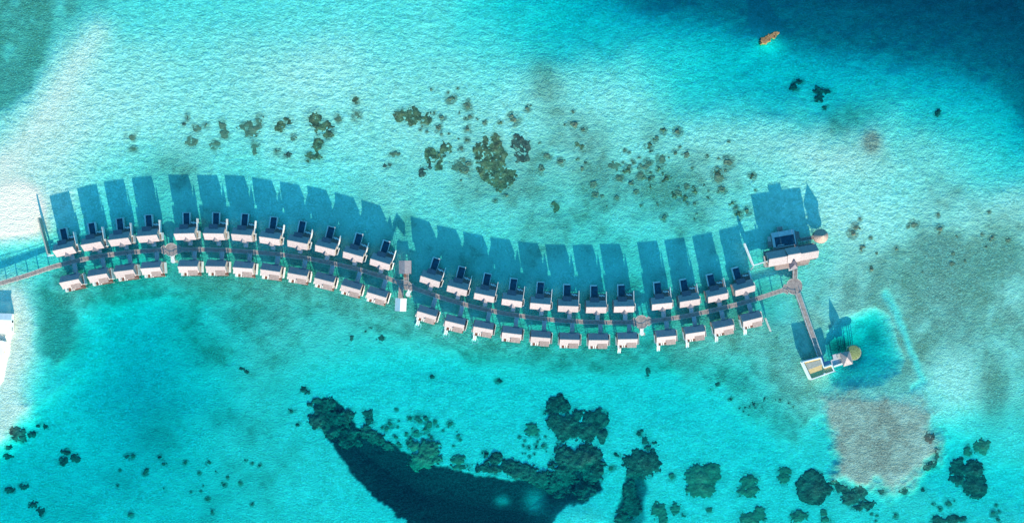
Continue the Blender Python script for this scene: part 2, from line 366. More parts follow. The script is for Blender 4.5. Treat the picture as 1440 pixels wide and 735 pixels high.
# ------------------------------------------------------------------ object helpers
def tag(o, label, cat, group=None, kind=None):
    if label: o['label'] = label
    if cat: o['category'] = cat
    if group: o['group'] = group
    if kind: o['kind'] = kind
    return o
def empty(name, x, y, rz=0, z=0):
    o = bpy.data.objects.new(name, None); col.objects.link(o)
    o.location = (x, y, z); o.rotation_euler = (0, 0, rz); o.empty_display_size = 1; return o
class MB:
    def __init__(s): s.v = []; s.f = []; s.sm = []
    def add(s, vs, fs, smooth=False):
        k = len(s.v); s.v += [tuple(map(float, v)) for v in vs]; s.f += [tuple(i+k for i in f) for f in fs]; s.sm += [smooth]*len(fs); return s
    def box(s, x0, x1, y0, y1, z0, z1):
        vs = [(x0,y0,z0),(x1,y0,z0),(x1,y1,z0),(x0,y1,z0),(x0,y0,z1),(x1,y0,z1),(x1,y1,z1),(x0,y1,z1)]
        return s.add(vs, [(0,3,2,1),(4,5,6,7),(0,1,5,4),(1,2,6,5),(2,3,7,6),(3,0,4,7)])
    def beam(s, p, q, w, h):
        """a bar from p to q (xyz, centre line), w wide, h high"""
        p = Vector(p); q = Vector(q); d = (q-p).normalized(); up = Vector((0, 0, 1))
        sd = d.cross(up); sd = sd.normalized() if sd.length > 1e-5 else Vector((1, 0, 0)); u = sd.cross(d).normalized()
        c = [(-1,-1),(1,-1),(1,1),(-1,1)]
        vs = [e+sd*(a*w/2)+u*(b2*h/2) for e in (p, q) for a, b2 in c]
        return s.add(vs, [(3,2,1,0),(4,5,6,7),(0,1,5,4),(1,2,6,5),(2,3,7,6),(3,0,4,7)])
    def cyl(s, x, y, z0, z1, r0, r1=None, n=10, smooth=True):
        r1 = r0 if r1 is None else r1
        vs = [(x+r0*math.cos(2*PI*i/n), y+r0*math.sin(2*PI*i/n), z0) for i in range(n)]+[(x+r1*math.cos(2*PI*i/n), y+r1*math.sin(2*PI*i/n), z1) for i in range(n)]
        s.add(vs, [(i, (i+1) % n, n+(i+1) % n, n+i) for i in range(n)], smooth)
        return s.add([], []) if False else s._caps(len(s.v)-2*n, n)
    def _caps(s, k, n):
        s.f += [tuple(k+i for i in reversed(range(n))), tuple(k+n+i for i in range(n))]; s.sm += [False, False]; return s
    def gable(s, x0, x1, yf, yr, yb, ze, zr, t=.22, zb=None):
        """roof with its ridge along x at y=yr; front eave yf (low y), back eave yb"""
        zb = ze if zb is None else zb
        vs = []
        for x in (x0, x1):
            vs += [(x,yf,ze),(x,yr,zr),(x,yb,zb),(x,yb,zb-t),(x,yr,zr-t*1.3),(x,yf,ze-t)]
        fs = [(0,6,7,1),(1,7,8,2),(2,8,9,3),(3,9,10,4),(4,10,11,5),(5,11,6,0),(0,1,4,5),(1,2,3,4),(6,11,10,7),(7,10,9,8)]
        return s.add(vs, fs)
    def gable_y(s, y0, y1, xl, xr_, xe, ze, zr, t=.2):
        """roof with its ridge along y"""
        vs = []
        for y in (y0, y1):
            vs += [(xl,y,ze),(xr_,y,zr),(xe,y,ze),(xe,y,ze-t),(xr_,y,zr-t*1.3),(xl,y,ze-t)]
        fs = [(1,7,6,0),(2,8,7,1),(3,9,8,2),(4,10,9,3),(5,11,10,4),(0,6,11,5),(5,4,1,0),(4,3,2,1),(7,10,11,6),(8,9,10,7)]
        return s.add(vs, fs)
    def prism(s, pts, z0, z1):
        n = len(pts); vs = [(x,y,z0) for x, y in pts]+[(x,y,z1) for x, y in pts]
        return s.add(vs, [tuple(reversed(range(n))), tuple(range(n, 2*n))]+[(i, (i+1) % n, n+(i+1) % n, n+i) for i in range(n)])
    def build(s, name, mat, parent=None):
        me = bpy.data.meshes.new(name); me.from_pydata(s.v, [], s.f); me.polygons.foreach_set('use_smooth', s.sm)
        bm = bmesh.new(); bm.from_mesh(me); bmesh.ops.recalc_face_normals(bm, faces=bm.faces); bm.to_mesh(me); bm.free()
        me.materials.append(M[mat] if isinstance(mat, str) else mat)
        o = bpy.data.objects.new(name, me); col.objects.link(o)
        if parent: o.parent = parent
        return o
def copy_tree(o, parent=None):
    c = o.copy(); col.objects.link(c)
    if parent: c.parent = parent
    for ch in list(o.children): copy_tree(ch, c)
    return c

# ------------------------------------------------------------------ setting
sea = bpy.data.objects.new('seabed', mesh_from_grid('seabed', GX, GY, Z)); col.objects.link(sea)
me = sea.data
rip = np.clip(1.15-.35*(np.clip(-Z, 0, 4)-1), .3, 1.2)*(1-.6*CV)*np.clip(smooth(-20, 30, GY)*.75+.35, 0, 1)
rip = rip*np.clip(-Z/.3, .15, 1)
for nm, arr in (('cover', CV), ('brown', BR), ('reef', REEF_DARK), ('ripple', rip)):
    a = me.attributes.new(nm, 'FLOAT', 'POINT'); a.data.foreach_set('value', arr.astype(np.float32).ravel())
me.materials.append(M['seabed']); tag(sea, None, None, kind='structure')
w = MB().box(-2900, 2900, -2900, 2900, -60, 0).build('water', 'water'); tag(w, None, None, kind='structure')

ZI = Z
def bed(x, y):
    z, *_ = seabed(np.array([[x]], np.float32), np.array([[y]], np.float32)); return float(z[0, 0])

# ------------------------------------------------------------------ corals
def coral(name, blobs, h, mat, label, group=None, rough=1.0, depth_at=None, k=0, edge=1.0, lv=.7):
    """a coral head or patch reef: blobs = (px, py, rx, ry[, turn]) in photo pixels, h metres tall"""
    cx = sum(b[0] for b in blobs)/len(blobs); cy = sum(b[1] for b in blobs)/len(blobs)
    ox, oy = at(cx, cy)
    x0 = min(b[0]-max(b[2], b[3])*1.3 for b in blobs)-2; x1 = max(b[0]+max(b[2], b[3])*1.3 for b in blobs)+2
    y0 = min(b[1]-max(b[2], b[3])*1.3 for b in blobs)-2; y1 = max(b[1]+max(b[2], b[3])*1.3 for b in blobs)+2
    step = .65 if (x1-x0) < 60 else .9; h = h if lv < .5 else .11*h+.16
    px, py = np.meshgrid(np.arange(x0, x1, step), np.arange(y0, y1, step))
    px = px.astype(np.float32); py = py.astype(np.float32)
    sd = np.full(px.shape, -1e9)
    for b in blobs:
        t = R(b[4]) if len(b) > 4 else 0
        u = (px-b[0])*math.cos(t)+(py-b[1])*math.sin(t); v = -(px-b[0])*math.sin(t)+(py-b[1])*math.cos(t)
        sd = np.maximum(sd, (1-np.sqrt((u/b[2])**2+(v/b[3])**2))*min(b[2], b[3]))
    size = max(min(b[2], b[3]) for b in blobs)
    amp = min(6.5, size*.42)*rough
    sd = sd+amp*(fbm(px+31*k, py, max(3.5, size*.55), 5, k)*1.35)+edge*(1.1+.35*amp)*fbm(px, py, 2.2, 3, k+2)
    z, *_ = seabed(((px-720)*SC), ((367.5-py)*SC))
    lump = fbm(px, py, 5, 3, k+1)
    zz = np.minimum(z, depth_at if depth_at is not None else z)+h*smooth(-.4, 3.2, sd)*(.75+lv*lump)-.12
    zz = zz+np.clip(np.minimum(np.clip(sd, 0, 30)*.03, -.9-zz), 0, 1.0)
    zz = np.minimum(zz, -.12 if depth_at is None else 9)
    keep = (sd > -.35); kq = keep[:-1, :-1] & keep[:-1, 1:] & keep[1:, 1:] & keep[1:, :-1]
    if not kq.any(): return None
    zz = np.where(keep & (sd < .25), z-.15, zz)
    zc = float(z.mean())
    me = mesh_from_grid(name, (px-720)*SC-ox, ((367.5-py)*SC-oy)[::1], zz-zc, kq)
    me.flip_normals()
    me.materials.append(M[mat]); o = bpy.data.objects.new(name, me); col.objects.link(o); o.location = (ox, oy, zc)
    return tag(o, label, 'coral', group)

big = [
 ([(565,162,12,10),(580,163,18,14),(596,168,13,10),(602,175,8,6)], .7, 'coral_olive', 'oval olive coral head alone between the two lobed head and the scattered clumps'),
 ([(441,168,11,12),(455,178,13,12),(462,188,9,9)], .7, 'coral_olive', 'olive coral head with two lobes joined above the dark wedge shaped one'),
 ([(446,203,11,12),(441,218,14,9),(432,226,6,4)], .7, 'coral_olive', 'dark wedge shaped coral head just above the villa shadows in the north-west'),
 ([(400,172,12,9),(392,181,9,7)], .6, 'coral_olive', 'rounded olive coral head left of the two lobed one'),
 ([(414,194,7,6)], .5, 'coral_grey', 'small olive coral head below the rounded one in the north-west'),
 ([(352,182,13,14),(362,170,8,12),(358,205,8,12),(340,178,9,7)], .45, 'coral_grey', 'ragged tall patch of loose coral in the north-west row'),
 ([(391,213,6,7),(404,218,7,5)], .5, 'coral_dark', 'small dark coral clump pointing towards the villa shadows'),
 ([(312,176,6,9),(314,188,8,8)], .45, 'coral_grey', 'upright olive clump between two ragged coral patches'),
 ([(302,205,11,8)], .45, 'coral_grey', 'squarish grey coral clump right above the fifth villa shadow'),
 ([(269,198,10,9)], .45, 'coral_grey', 'grey coral clump left of the squarish one'),
 ([(276,180,8,7),(289,178,4,5)], .4, 'coral_grey', 'faint coral clump beside the thin upright one'),
 ([(263,166,2.6,10),(259,174,4,3)], .5, 'coral_dark', 'thin upright coral ridge at the left end of the north-west row'),
 ([(184,193,8,6)], .45, 'coral_grey', 'lone round olive coral clump nearest the sand spit'),
 ([(188,209,9,4)], .35, 'coral_grey', 'flat faint coral smear below the lone round clump'),
 ([(500,141,6,8)], .45, 'coral_olive', 'small upright olive coral above a fainter one'),
 ([(500,163,8,9)], .3, 'coral_grey', 'faint round coral below the small upright olive one'),
 ([(476,167,7,6)], .3, 'coral_grey', 'faint coral smudge right of the two lobed head'),
 ([(555,217,9,6)], .4, 'coral_grey', 'grey disc of coral left of the ragged middle reef'),
 ([(540,233,5,5),(548,231,4,4)], .4, 'coral_dark', 'small dark crooked coral under the grey disc'),
 ([(594,242,8,9),(603,233,6,6)], .6, 'coral_dark', 'dark rounded toe of the ragged middle reef'),
 ([(607,218,12,14),(626,212,9,11),(618,232,9,8)], .5, 'coral_olive', 'ragged olive reef with a pale streak across it, left of the great reef'),
 ([(643,233,14,9),(652,226,8,6)], .4, 'coral_grey', 'grey ragged coral between the middle reef and the great reef'),
 ([(672,218,6,26),(683,200,5,14),(697,195,8,16),(700,222,14,30),(690,240,20,18),(705,252,22,17),(720,245,10,10)], .8, 'coral_olive', 'great broad reef in the north middle, cut by pale upright stripes'),
 ([(727,202,9,16),(738,208,11,14),(735,222,12,10)], .7, 'coral_dark', 'dark reef with a pale hole, right beside the great reef'),
 ([(780,289,8,10)], .6, 'coral_olive', 'lone oval coral head right below the great reef'),
 ([(820,208,9,7),(810,203,8,5)], .45, 'coral_olive', 'olive coral patch east of the dark reef with a hole'),
 ([(865,232,12,9)], .35, 'coral_grey', 'greyish smudged coral in the middle of the scattered clumps'),
 ([(1126,114,7,5,-40),(1119,121,7,7)], .8, 'coral_dark', 'slanted coral head at the edge of the deep blue, left of a larger one'),
 ([(1153,126,10,7),(1166,128,7,5),(1154,137,9,7),(1162,150,5,4)], .8, 'coral_dark', 'larger coral head at the edge of the deep blue, with a ragged tail'),
 ([(1321,158,5,8,25)], .6, 'coral_dark', 'small slanted coral head in pale water near the east edge'),
 # south
 ([(455,572,20,14),(466,590,24,14),(488,585,11,10),(470,605,18,12),(447,590,15,14)], 3.6, 'coral_dark', 'dark reef at the north-west tip of the deep southern tongue'),
 ([(489,618,17,18),(512,610,13,9),(528,618,14,12)], 3.2, 'coral_dark', 'dark lobed reef next below the tip of the southern tongue'),
 ([(517,583,11,8),(519,592,7,7)], .8, 'coral_dark', 'round coral head with a short tail, standing just off the dark southern tongue'),
 ([(519,604,7,5)], .5, 'coral_grey', 'faint small coral close to the tongue, below the round one with a tail'),
 ([(521,612,6,6),(532,620,12,7,30),(545,628,9,8)], 1.8, 'coral_dark', 'mottled reef on the north edge of the southern tongue, left of the big brown lobe'),
 ([(583,628,10,12),(600,633,17,17),(592,648,20,16),(612,648,10,8)], 4.0, 'coral_grey', 'big grey-brown rounded lobe of reef on the edge of the southern tongue'),
 ([(645,648,11,9),(649,657,16,6)], 1.2, 'coral_grey', 'small speckled reef between the brown lobe and the eastern rim'),
 ([(684,640,7,7),(695,648,14,11),(715,655,16,12),(735,665,22,12),(690,660,22,9)], 3.2, 'coral_dark', 'long dark eastern rim of reef along the southern tongue'),
 ([(760,675,24,13),(785,685,22,14),(820,690,18,14)], 3.8, 'coral_dark', 'dark reef joining the eastern rim to the tall reef column'),
 ([(788,572,17,16),(782,590,14,16),(797,600,22,22),(812,585,12,12),(830,600,18,24),(845,590,14,17),(847,612,12,12),(770,580,6,5)], 2.2, 'coral_dark', 'largest reef of the southern lagoon, spreading cloud shaped at the top of the column'),
 ([(800,645,24,18),(825,645,25,22),(795,665,20,16),(835,665,18,16),(780,653,8,8)], 3.4, 'coral_dark', 'broad dark reef directly under the cloud shaped one'),
 ([(747,600,9,5),(748,606,11,9)], .8, 'coral_grey', 'small fan shaped coral head left of the cloud shaped reef'),
 ([(905,654,25,22),(890,650,12,12),(895,665,14,12)], 1.8, 'coral_dark', 'round dark reef right of the column, with a twiggy coral touching its top'),
 ([(901,610,5,6),(908,620,6,8),(912,630,6,7),(922,624,6,3)], .9, 'coral_dark', 'twiggy branching coral on top of the round dark reef'),
 ([(886,690,12,14),(890,712,14,22),(876,730,12,16)], 3.2, 'coral_dark', 'dark deep reef under the round one, running out of the bottom'),
 ([(866,640,4,4),(870,642,4,3)], .5, 'coral_dark', 'tiny coral between the column and the round dark reef'),
 ([(861,659,7,4)], .5, 'coral_grey', 'small flat coral just right of the broad dark reef'),
 ([(990,672,27,20),(988,686,22,18),(1004,664,12,10)], 1.1, 'coral_grey', 'large ragged round brown reef alone in bright turquoise sand'),
 ([(945,670,6,6)], .6, 'coral_grey', 'small round coral left of the large ragged brown reef'),
 ([(1054,676,14,9),(1058,690,11,14),(1044,692,10,8)], .6, 'coral_grey', 'pale hollow coral ring right of the large ragged brown reef'),
 ([(952,716,9,9),(961,725,4,5)], .7, 'coral_grey', 'small round coral with a tail near the bottom, left of centre between two reefs'),
 ([(928,718,11,13),(932,728,9,12)], 1.0, 'coral_grey', 'half round coral cut by pale sand near the bottom'),
 ([(998,718,6,5)], .5, 'coral_grey', 'little coral tuft right below the large ragged brown reef'),
 ([(1058,730,20,10),(1070,722,10,9)], .9, 'coral_grey', 'coral mound running out of the bottom below the hollow ring'),
 ([(1148,672,14,12),(1146,690,26,22),(1130,684,12,14)], 1.2, 'coral_dark', 'big rounded reef below and left of the brown rubble flat'),
 ([(1106,663,11,7),(1103,673,10,10)], .7, 'coral_grey', 'curled small coral left of the big rounded reef'),
 ([(1183,688,18,9,30),(1200,700,18,14),(1214,712,18,9),(1210,693,12,10)], 1.1, 'coral_dark', 'crooked reef running down right from the big rounded one'),
 ([(1125,726,13,11)], .8, 'coral_grey', 'round coral near the bottom below the big rounded reef'),
 ([(1160,722,7,6),(1163,732,8,6)], .6, 'coral_grey', 'small coral pair next to the bottom, right of the round one'),
 ([(1241,692,6,5)], .5, 'coral_dark', 'small coral at the lower tip of the rubble flat, left one'),
 ([(1273,691,8,6)], .6, 'coral_dark', 'coral at the lower tip of the rubble flat, middle one'),
 ([(1300,690,4,4)], .5, 'coral_dark', 'tiny coral at the lower right of the rubble flat'),
 ([(1307,615,9,9)], .9, 'coral_dark', 'dark round coral on the upper right rim of the rubble flat'),
 ([(1310,655,13,8,-30),(1318,638,5,12)], 1.1, 'coral_dark', 'dark bean shaped coral on the lower right rim of the rubble flat'),
 ([(1350,660,13,15),(1372,662,16,16),(1372,685,18,18),(1352,674,14,10)], 1.2, 'coral_dark', 'big dark reef near the east edge, broad at both ends'),
 ([(1364,634,6,9),(1383,628,13,12)], .6, 'coral_grey', 'faded brown coral above the big dark eastern reef'),
 ([(1338,709,7,5)], .5, 'coral_grey', 'small coral below the big dark eastern reef'),
 ([(1322,733,12,9),(1343,731,12,9),(1357,731,9,6)], .8, 'coral_dark', 'ragged coral running out of the bottom near the east edge'),
 ([(425,549,6,6),(430,553,6,4)], .5, 'coral_dark', 'dark coral dot above the tip of the southern tongue'),
 ([(408,578,7,3.5,45)], .6, 'coral_dark', 'slanted dark coral dash left of the southern tongue'),
 ([(417,598,5,4)], .5, 'coral_dark', 'small dark coral dot under the slanted dash'),
 ([(338,519,9,4,20),(345,523,5,4)], .6, 'coral_dark', 'dark coral dash in the turquoise west lagoon'),
 ([(494,475,4,6)], .5, 'coral_dark', 'dark upright coral dot below the twelve western villas'),
 ([(513,466,5,3,-30),(522,461,4,3)], .4, 'coral_dark', 'broken arc of coral under the shelter at the junction'),
 ([(536,476,7,5),(533,482,3,3)], .4, 'coral_dark', 'ring shaped little coral under the shelter at the junction'),
 ([(607,530,7,4)], .5, 'coral_dark', 'small dark coral in open turquoise water, left of a dot'),
 ([(702,536,5,4)], .5, 'coral_dark', 'small dark coral dot alone in open turquoise water'),
 ([(912,524,5,8)], .6, 'coral_dark', 'dark coral knob south of the round deck between the eastern villas'),
 ([(1010,540,5,4),(1000,548,3,3)], .4, 'coral_dark', 'small dark coral beyond the knob towards the rubble flat'),
 ([(22,608,11,10),(19,616,7,6)], 1.6, 'coral_dark', 'dark coral head against the white beach in the south-west'),
 ([(29,617,6,7)], 1.4, 'coral_dark', 'narrow dark coral right beside the one against the beach'),
 ([(41,612,7,6)], 1.3, 'coral_dark', 'third dark coral in the row off the white beach'),
 ([(60,601,6,5),(50,600,5,3)], 1.0, 'coral_dark', 'faint coral at the right end of the row off the beach'),
 ([(9,630,5,5)], 1.2, 'coral_dark', 'small round coral at the left edge below the row'),
 ([(6,643,8,5)], 1.0, 'coral_dark', 'faint coral touching the left edge of the lagoon'),
 ([(88,637,9,5),(84,650,8,7),(101,646,8,7)], 1.2, 'coral_dark', 'scattered cluster of dark coral in the south-west lagoon'),
 ([(42,712,7,7)], 1.0, 'coral_dark', 'round coral in the south-west corner'),
 ([(53,721,7,8)], 1.0, 'coral_dark', 'darker coral right beside the round one in the south-west corner'),
 ([(28,686,9,5),(8,691,9,6)], 1.0, 'coral_dark', 'faint streak of coral near the left edge of the lagoon'),
]
for i, (bl, h, mt, lb) in enumerate(big):
    coral('coral_reef', bl, h, mt, lb, k=i)
# thin weed and rubble round every coral
halo = np.zeros_like(CV); HX = GX/SC+720; HY = 367.5-GY/SC
for bl, h, mt, lb in big:
    for q in bl:
        m_ = (abs(HX-q[0]) < q[2]+25) & (abs(HY-q[1]) < q[3]+25)
        r_ = np.sqrt(((HX[m_]-q[0])/(q[2]+3))**2+((HY[m_]-q[1])/(q[3]+3))**2)
        halo[m_] = np.maximum(halo[m_], .62*np.clip(1.35-r_, 0, 1)**.8)
CV = np.clip(np.maximum(CV, halo*(1+1.1*fbm(HX.astype(np.float32), HY.astype(np.float32), 7, 3, 2))), 0, 1)
sea.data.attributes["cover"].data.foreach_set('value', CV.astype(np.float32).ravel())
# a reef top that almost breaks the surface, at the drop-off
coral('coral_reef', [(1076,56,9,6,-15),(1084,51,7,4.5,-30),(1091,47,7,3.6,-20)], 16, 'coral_orange', 'orange and pink coral outcrop at the edge of the deep blue water', k=3, lv=.1)

def small_proto(i, mat):
    n = 30; g = np.linspace(-1.5, 1.5, n); x, y = np.meshgrid(g, g)
    r = np.sqrt(x*x+y*y); sd = 1-r+.75*fbm((x+20*i+9).astype(np.float32), (y+7*i+5).astype(np.float32), .8, 4, i)
    z = .55*smooth(-.05, .7, sd)*(.8+.8*fbm(x+3*i+50., y+50., .4, 3, i+1))-.12
    keep = sd > -.02; kq = keep[:-1, :-1] & keep[:-1, 1:] & keep[1:, 1:] & keep[1:, :-1]
    me = mesh_from_grid('coral_clump', x, y, z, kq); me.materials.append(M[mat]); return me
protos = [small_proto(i, ['coral_grey', 'coral_olive', 'coral_grey', 'coral_dark', 'coral_grey', 'coral_dark'][i]) for i in range(6)]
HALO = []
def scatter(n, fn, smin, smax, which, label, group):
    k = 0; tries = 0
    while k < n and tries < 5000:
        tries += 1
        p = fn()
        if p is None: continue
        x, y = at(*p); s = smin+(smax-smin)*rnd.random()**2.2
        HALO.append((x, y, s*1.1)); o = bpy.data.objects.new('coral_clump', protos[rnd.choice(which)]); col.objects.link(o)
        z = bed(x, y); o.location = (x, y, z); o.rotation_euler = (0, 0, rnd.uniform(0, 6.28))
        s *= .72; o.scale = (s*rnd.uniform(.8, 1.3), s*rnd.uniform(.8, 1.2), min(s, 1.4)*.4)
        tag(o, label, 'coral', group); k += 1
def reg_mid():
    x = rnd.gauss(*rnd.choice([(665,38),(700,50),(810,70),(900,60),(965,50),(1000,45),(640,30)]))
    c = 200+(x-700)*.22
    y = rnd.gauss(c, 32)
    if x < 590 or x > 1070 or y < 120 or y > 312 or (660 < x < 755 and 180 < y < 270): return None
    return x, y
scatter(135, reg_mid, .9, 3.3, [0, 1, 2, 4], 'small olive coral clump scattered over the sand flat north of the villas', 'coral clumps on the sand flat north of the villas')
scatter(30, lambda: (rnd.uniform(160, 365), rnd.uniform(640, 732)), .8, 2.2, [3, 5, 0], 'small dark coral clump scattered over the south-western lagoon floor', 'coral clumps in the south-western lagoon')
scatter(34, lambda: (rnd.gauss(590, 35), rnd.gauss(608, 15)), .8, 3.0, [0, 2, 4], 'small speckled coral clump in the sand north of the deep southern tongue', 'coral clumps beside the southern tongue')
scatter(26, lambda: (rnd.uniform(1190, 1420), rnd.gauss(345, 22)), 1.0, 2.6, [0, 2, 4], 'small greenish coral clump on the weedy flat east of the main pavilion', 'coral clumps on the eastern weed flat')
scatter(16, lambda: (rnd.gauss(1050, 30), rnd.gauss(568, 10)), .7, 1.8, [3, 5], 'small dark coral clump on the weed edge south of the last villas', 'coral clumps south of the last villas')
scatter(22, lambda: (rnd.uniform(730, 790), rnd.gauss(630, 14)), .7, 1.9, [0, 3, 5], 'tiny dark coral clump in the bay between the rim and the cloud shaped reef', 'coral clumps in the bay of the rim')
scatter(16, lambda: (rnd.uniform(1090, 1420), rnd.uniform(700, 735)), .9, 2.2, [0, 2, 3], 'small grey coral clump on the sand along the bottom in the south-east', 'coral clumps in the south-east')

hal = np.zeros_like(CV)
gxs = GX[0]; gys = GY[:, 0]
for (x, y, q) in HALO:
    i0, i1 = np.searchsorted(gxs, (x-q*2.6, x+q*2.6)); j0, j1 = np.searchsorted(gys, (y-q*2.6, y+q*2.6))
    r_ = np.hypot(GX[j0:j1, i0:i1]-x, GY[j0:j1, i0:i1]-y)/q
    hal[j0:j1, i0:i1] = np.maximum(hal[j0:j1, i0:i1], .75*np.clip(1.9-r_, 0, 1))
CV = np.clip(np.maximum(CV, hal*(1+1.2*fbm(HX.astype(np.float32), HY.astype(np.float32), 6, 3, 1))), 0, 1)
sea.data.attributes['cover'].data.foreach_set('value', CV.astype(np.float32).ravel())
# ------------------------------------------------------------------ villas
EAVE, RIDGE, FL = 4.5, 7.1, 1.6
def piles(parent, xy, ztop=1.4):
    for x, y in xy:
        MB().cyl(x, y, -3.2, ztop, .2, n=8).build('pile', 'pile', parent)

def villa_common(t, s):
    """s=+1 when the deck faces north, -1 when it faces south"""
    MB().box(-6.0, 6.0, -3.3, 3.3, 1.3, FL).build('floor_slab', 'deck', t)
    wl = MB().box(-5.3, 5.3, -2.9, 2.9, FL+.003, EAVE-.05)
    for x in (-5.3, 5.28):      # gable triangles
        wl.add([(x, -2.9, EAVE-.06), (x, 2.9, EAVE-.06), (x, 0, RIDGE-.45), (x+.02, -2.9, EAVE-.06), (x+.02, 2.9, EAVE-.06), (x+.02, 0, RIDGE-.45)],
               [(0,2,1),(3,4,5),(0,1,4,3),(1,2,5,4),(2,0,3,5)])
    wl.build('wall', 'wall', t)
    for x in (-3.6, 3.6):
        y = 2.9*s
        f = MB().box(x-1.2, x+1.2, min(y, y+.08*s), max(y, y+.08*s), FL+.1, FL+2.3).build('window', 'white', t)
        MB().box(x-1.05, x+1.05, min(y+.081*s, y+.1*s), max(y+.081*s, y+.1*s), FL+.22, FL+2.18).build('pane', 'dark', f)

def rails(mb, x0, x1, y0, y1, z=1.7):
    for x in (x0, x1):
        mb.beam((x, y0, z+.95), (x, y1, z+.95), .1, .08)
        n = max(2, int(abs(y1-y0)/1.5)+1)
        for i in range(n):
            y = y0+(y1-y0)*i/(n-1); mb.box(x-.05, x+.05, y-.05, y+.05, z, z+.95)
    return mb

def north_villa(variant, ylen):
    t = empty('overwater_villa', 0, 0)
    villa_common(t, 1)
    rf = MB().gable(-5.7, 5.6, -3.45, 0, 3.6, EAVE, RIDGE).build('roof', 'roof', t)
    MB().box(-5.68, 5.58, -.12, .12, RIDGE-.02, RIDGE+.07).build('ridge_cap', 'wall', rf)
    # little gable over the entrance
    MB().gable_y(-4.25, -1.3, -1.55, .25, 2.1, 4.1, 5.75).build('porch_roof', 'slope_mauve', t)
    MB().box(-.55, .95, -3.02, -2.9, FL, FL+2.1).build('door', 'red', t)
    # flat canopy, deck and bath court
    MB().box(-3.3, 1.6, 2.4, 5.3, 5.0, 5.2).build('canopy', 'roof_dark', t)
    MB().box(1.36, 5.7, 3.303, 7.2, 1.25, FL).box(-3.3, 1.359, 3.303, 5.3, 1.25, FL).build('deck', 'deck', t)
    sc = MB(); sc.box(5.72, 5.94, .6, 8.4, FL-.1, 3.9); sc.build('privacy_wall', 'white', t)
    ba = MB().box(6.003, 6.75, -2.6, -2.45, 1.3, 3.7).box(6.6, 6.75, -2.45, 1.2, 1.3, 3.7).box(5.96, 6.75, 1.2, 1.35, 1.3, 3.7).box(6.003, 6.6, -2.45, 1.2, 1.3, 1.5)
    ba.box(6.1, 6.6, .1, .2, 1.5, 3.2)
    b = ba.build('bath_court', 'white', t)
    MB().box(6.1, 6.5, -2.1, -.3, 1.503, 2.0).build('bathtub', 'dark', b)
    # plunge pool
    x0, x1, y0, y1 = -3.0, 1.35, 5.303, 12.1
    pb = MB()
    wl = .62 if variant < 2 else .5
    if variant == 0:
        pb.box(x0, x0+wl, 5.304, y1, .5, 2.0).box(x1-.4, x1, 5.304, y1, .5, 1.95).box(x0+wl, x1-.4, y1-.35, y1, .5, 1.93).box(x0+wl, x1-.4, 5.304, y1-.35, .5, .8)
    elif variant == 1:
        pb.box(x0, x0+wl, 5.304, y1, .5, 2.0).box(x1-.22, x1, 5.304, y1, .5, 1.7).box(x0+wl, x1-.22, y1-.5, y1, .5, 1.95).box(x0+wl, x1-.22, 5.304, y1-.5, .5, .8)
    else:
        pb.box(x0, x0+wl, 5.304, y1, .5, 2.0).box(x0+wl, x1-.6, y1-.7, y1, .5, 1.95).box(x0+wl, x1, 5.304, y1-.7, .5, .8).box(x1-.1, x1, 5.304, y1-.7, .8, 1.3)
    p = pb.build('pool_basin', 'tile', t)
    MB().box(x0+wl+.004, x1-(.404 if variant == 0 else .224), 5.31, y1-(.36 if variant == 0 else .71), .81, 1.6).build('pool_water', 'poolwater', p)
    # bridge to the boardwalk
    MB().box(-.1, 2.3, -ylen, -3.303, 1.5, 1.72).build('footbridge', 'pale', t)
    rails(MB(), -.02, 2.22, -ylen+1.0, -3.4).build('handrail', 'rail', t)
    piles(t, [(-5, -2.8), (5, -2.8), (-5, 2.8), (5, 2.8), (-2.6, 11.4), (1, 11.4), (5.4, 6.8), (-2.8, 6.8)], 1.25)
    return t

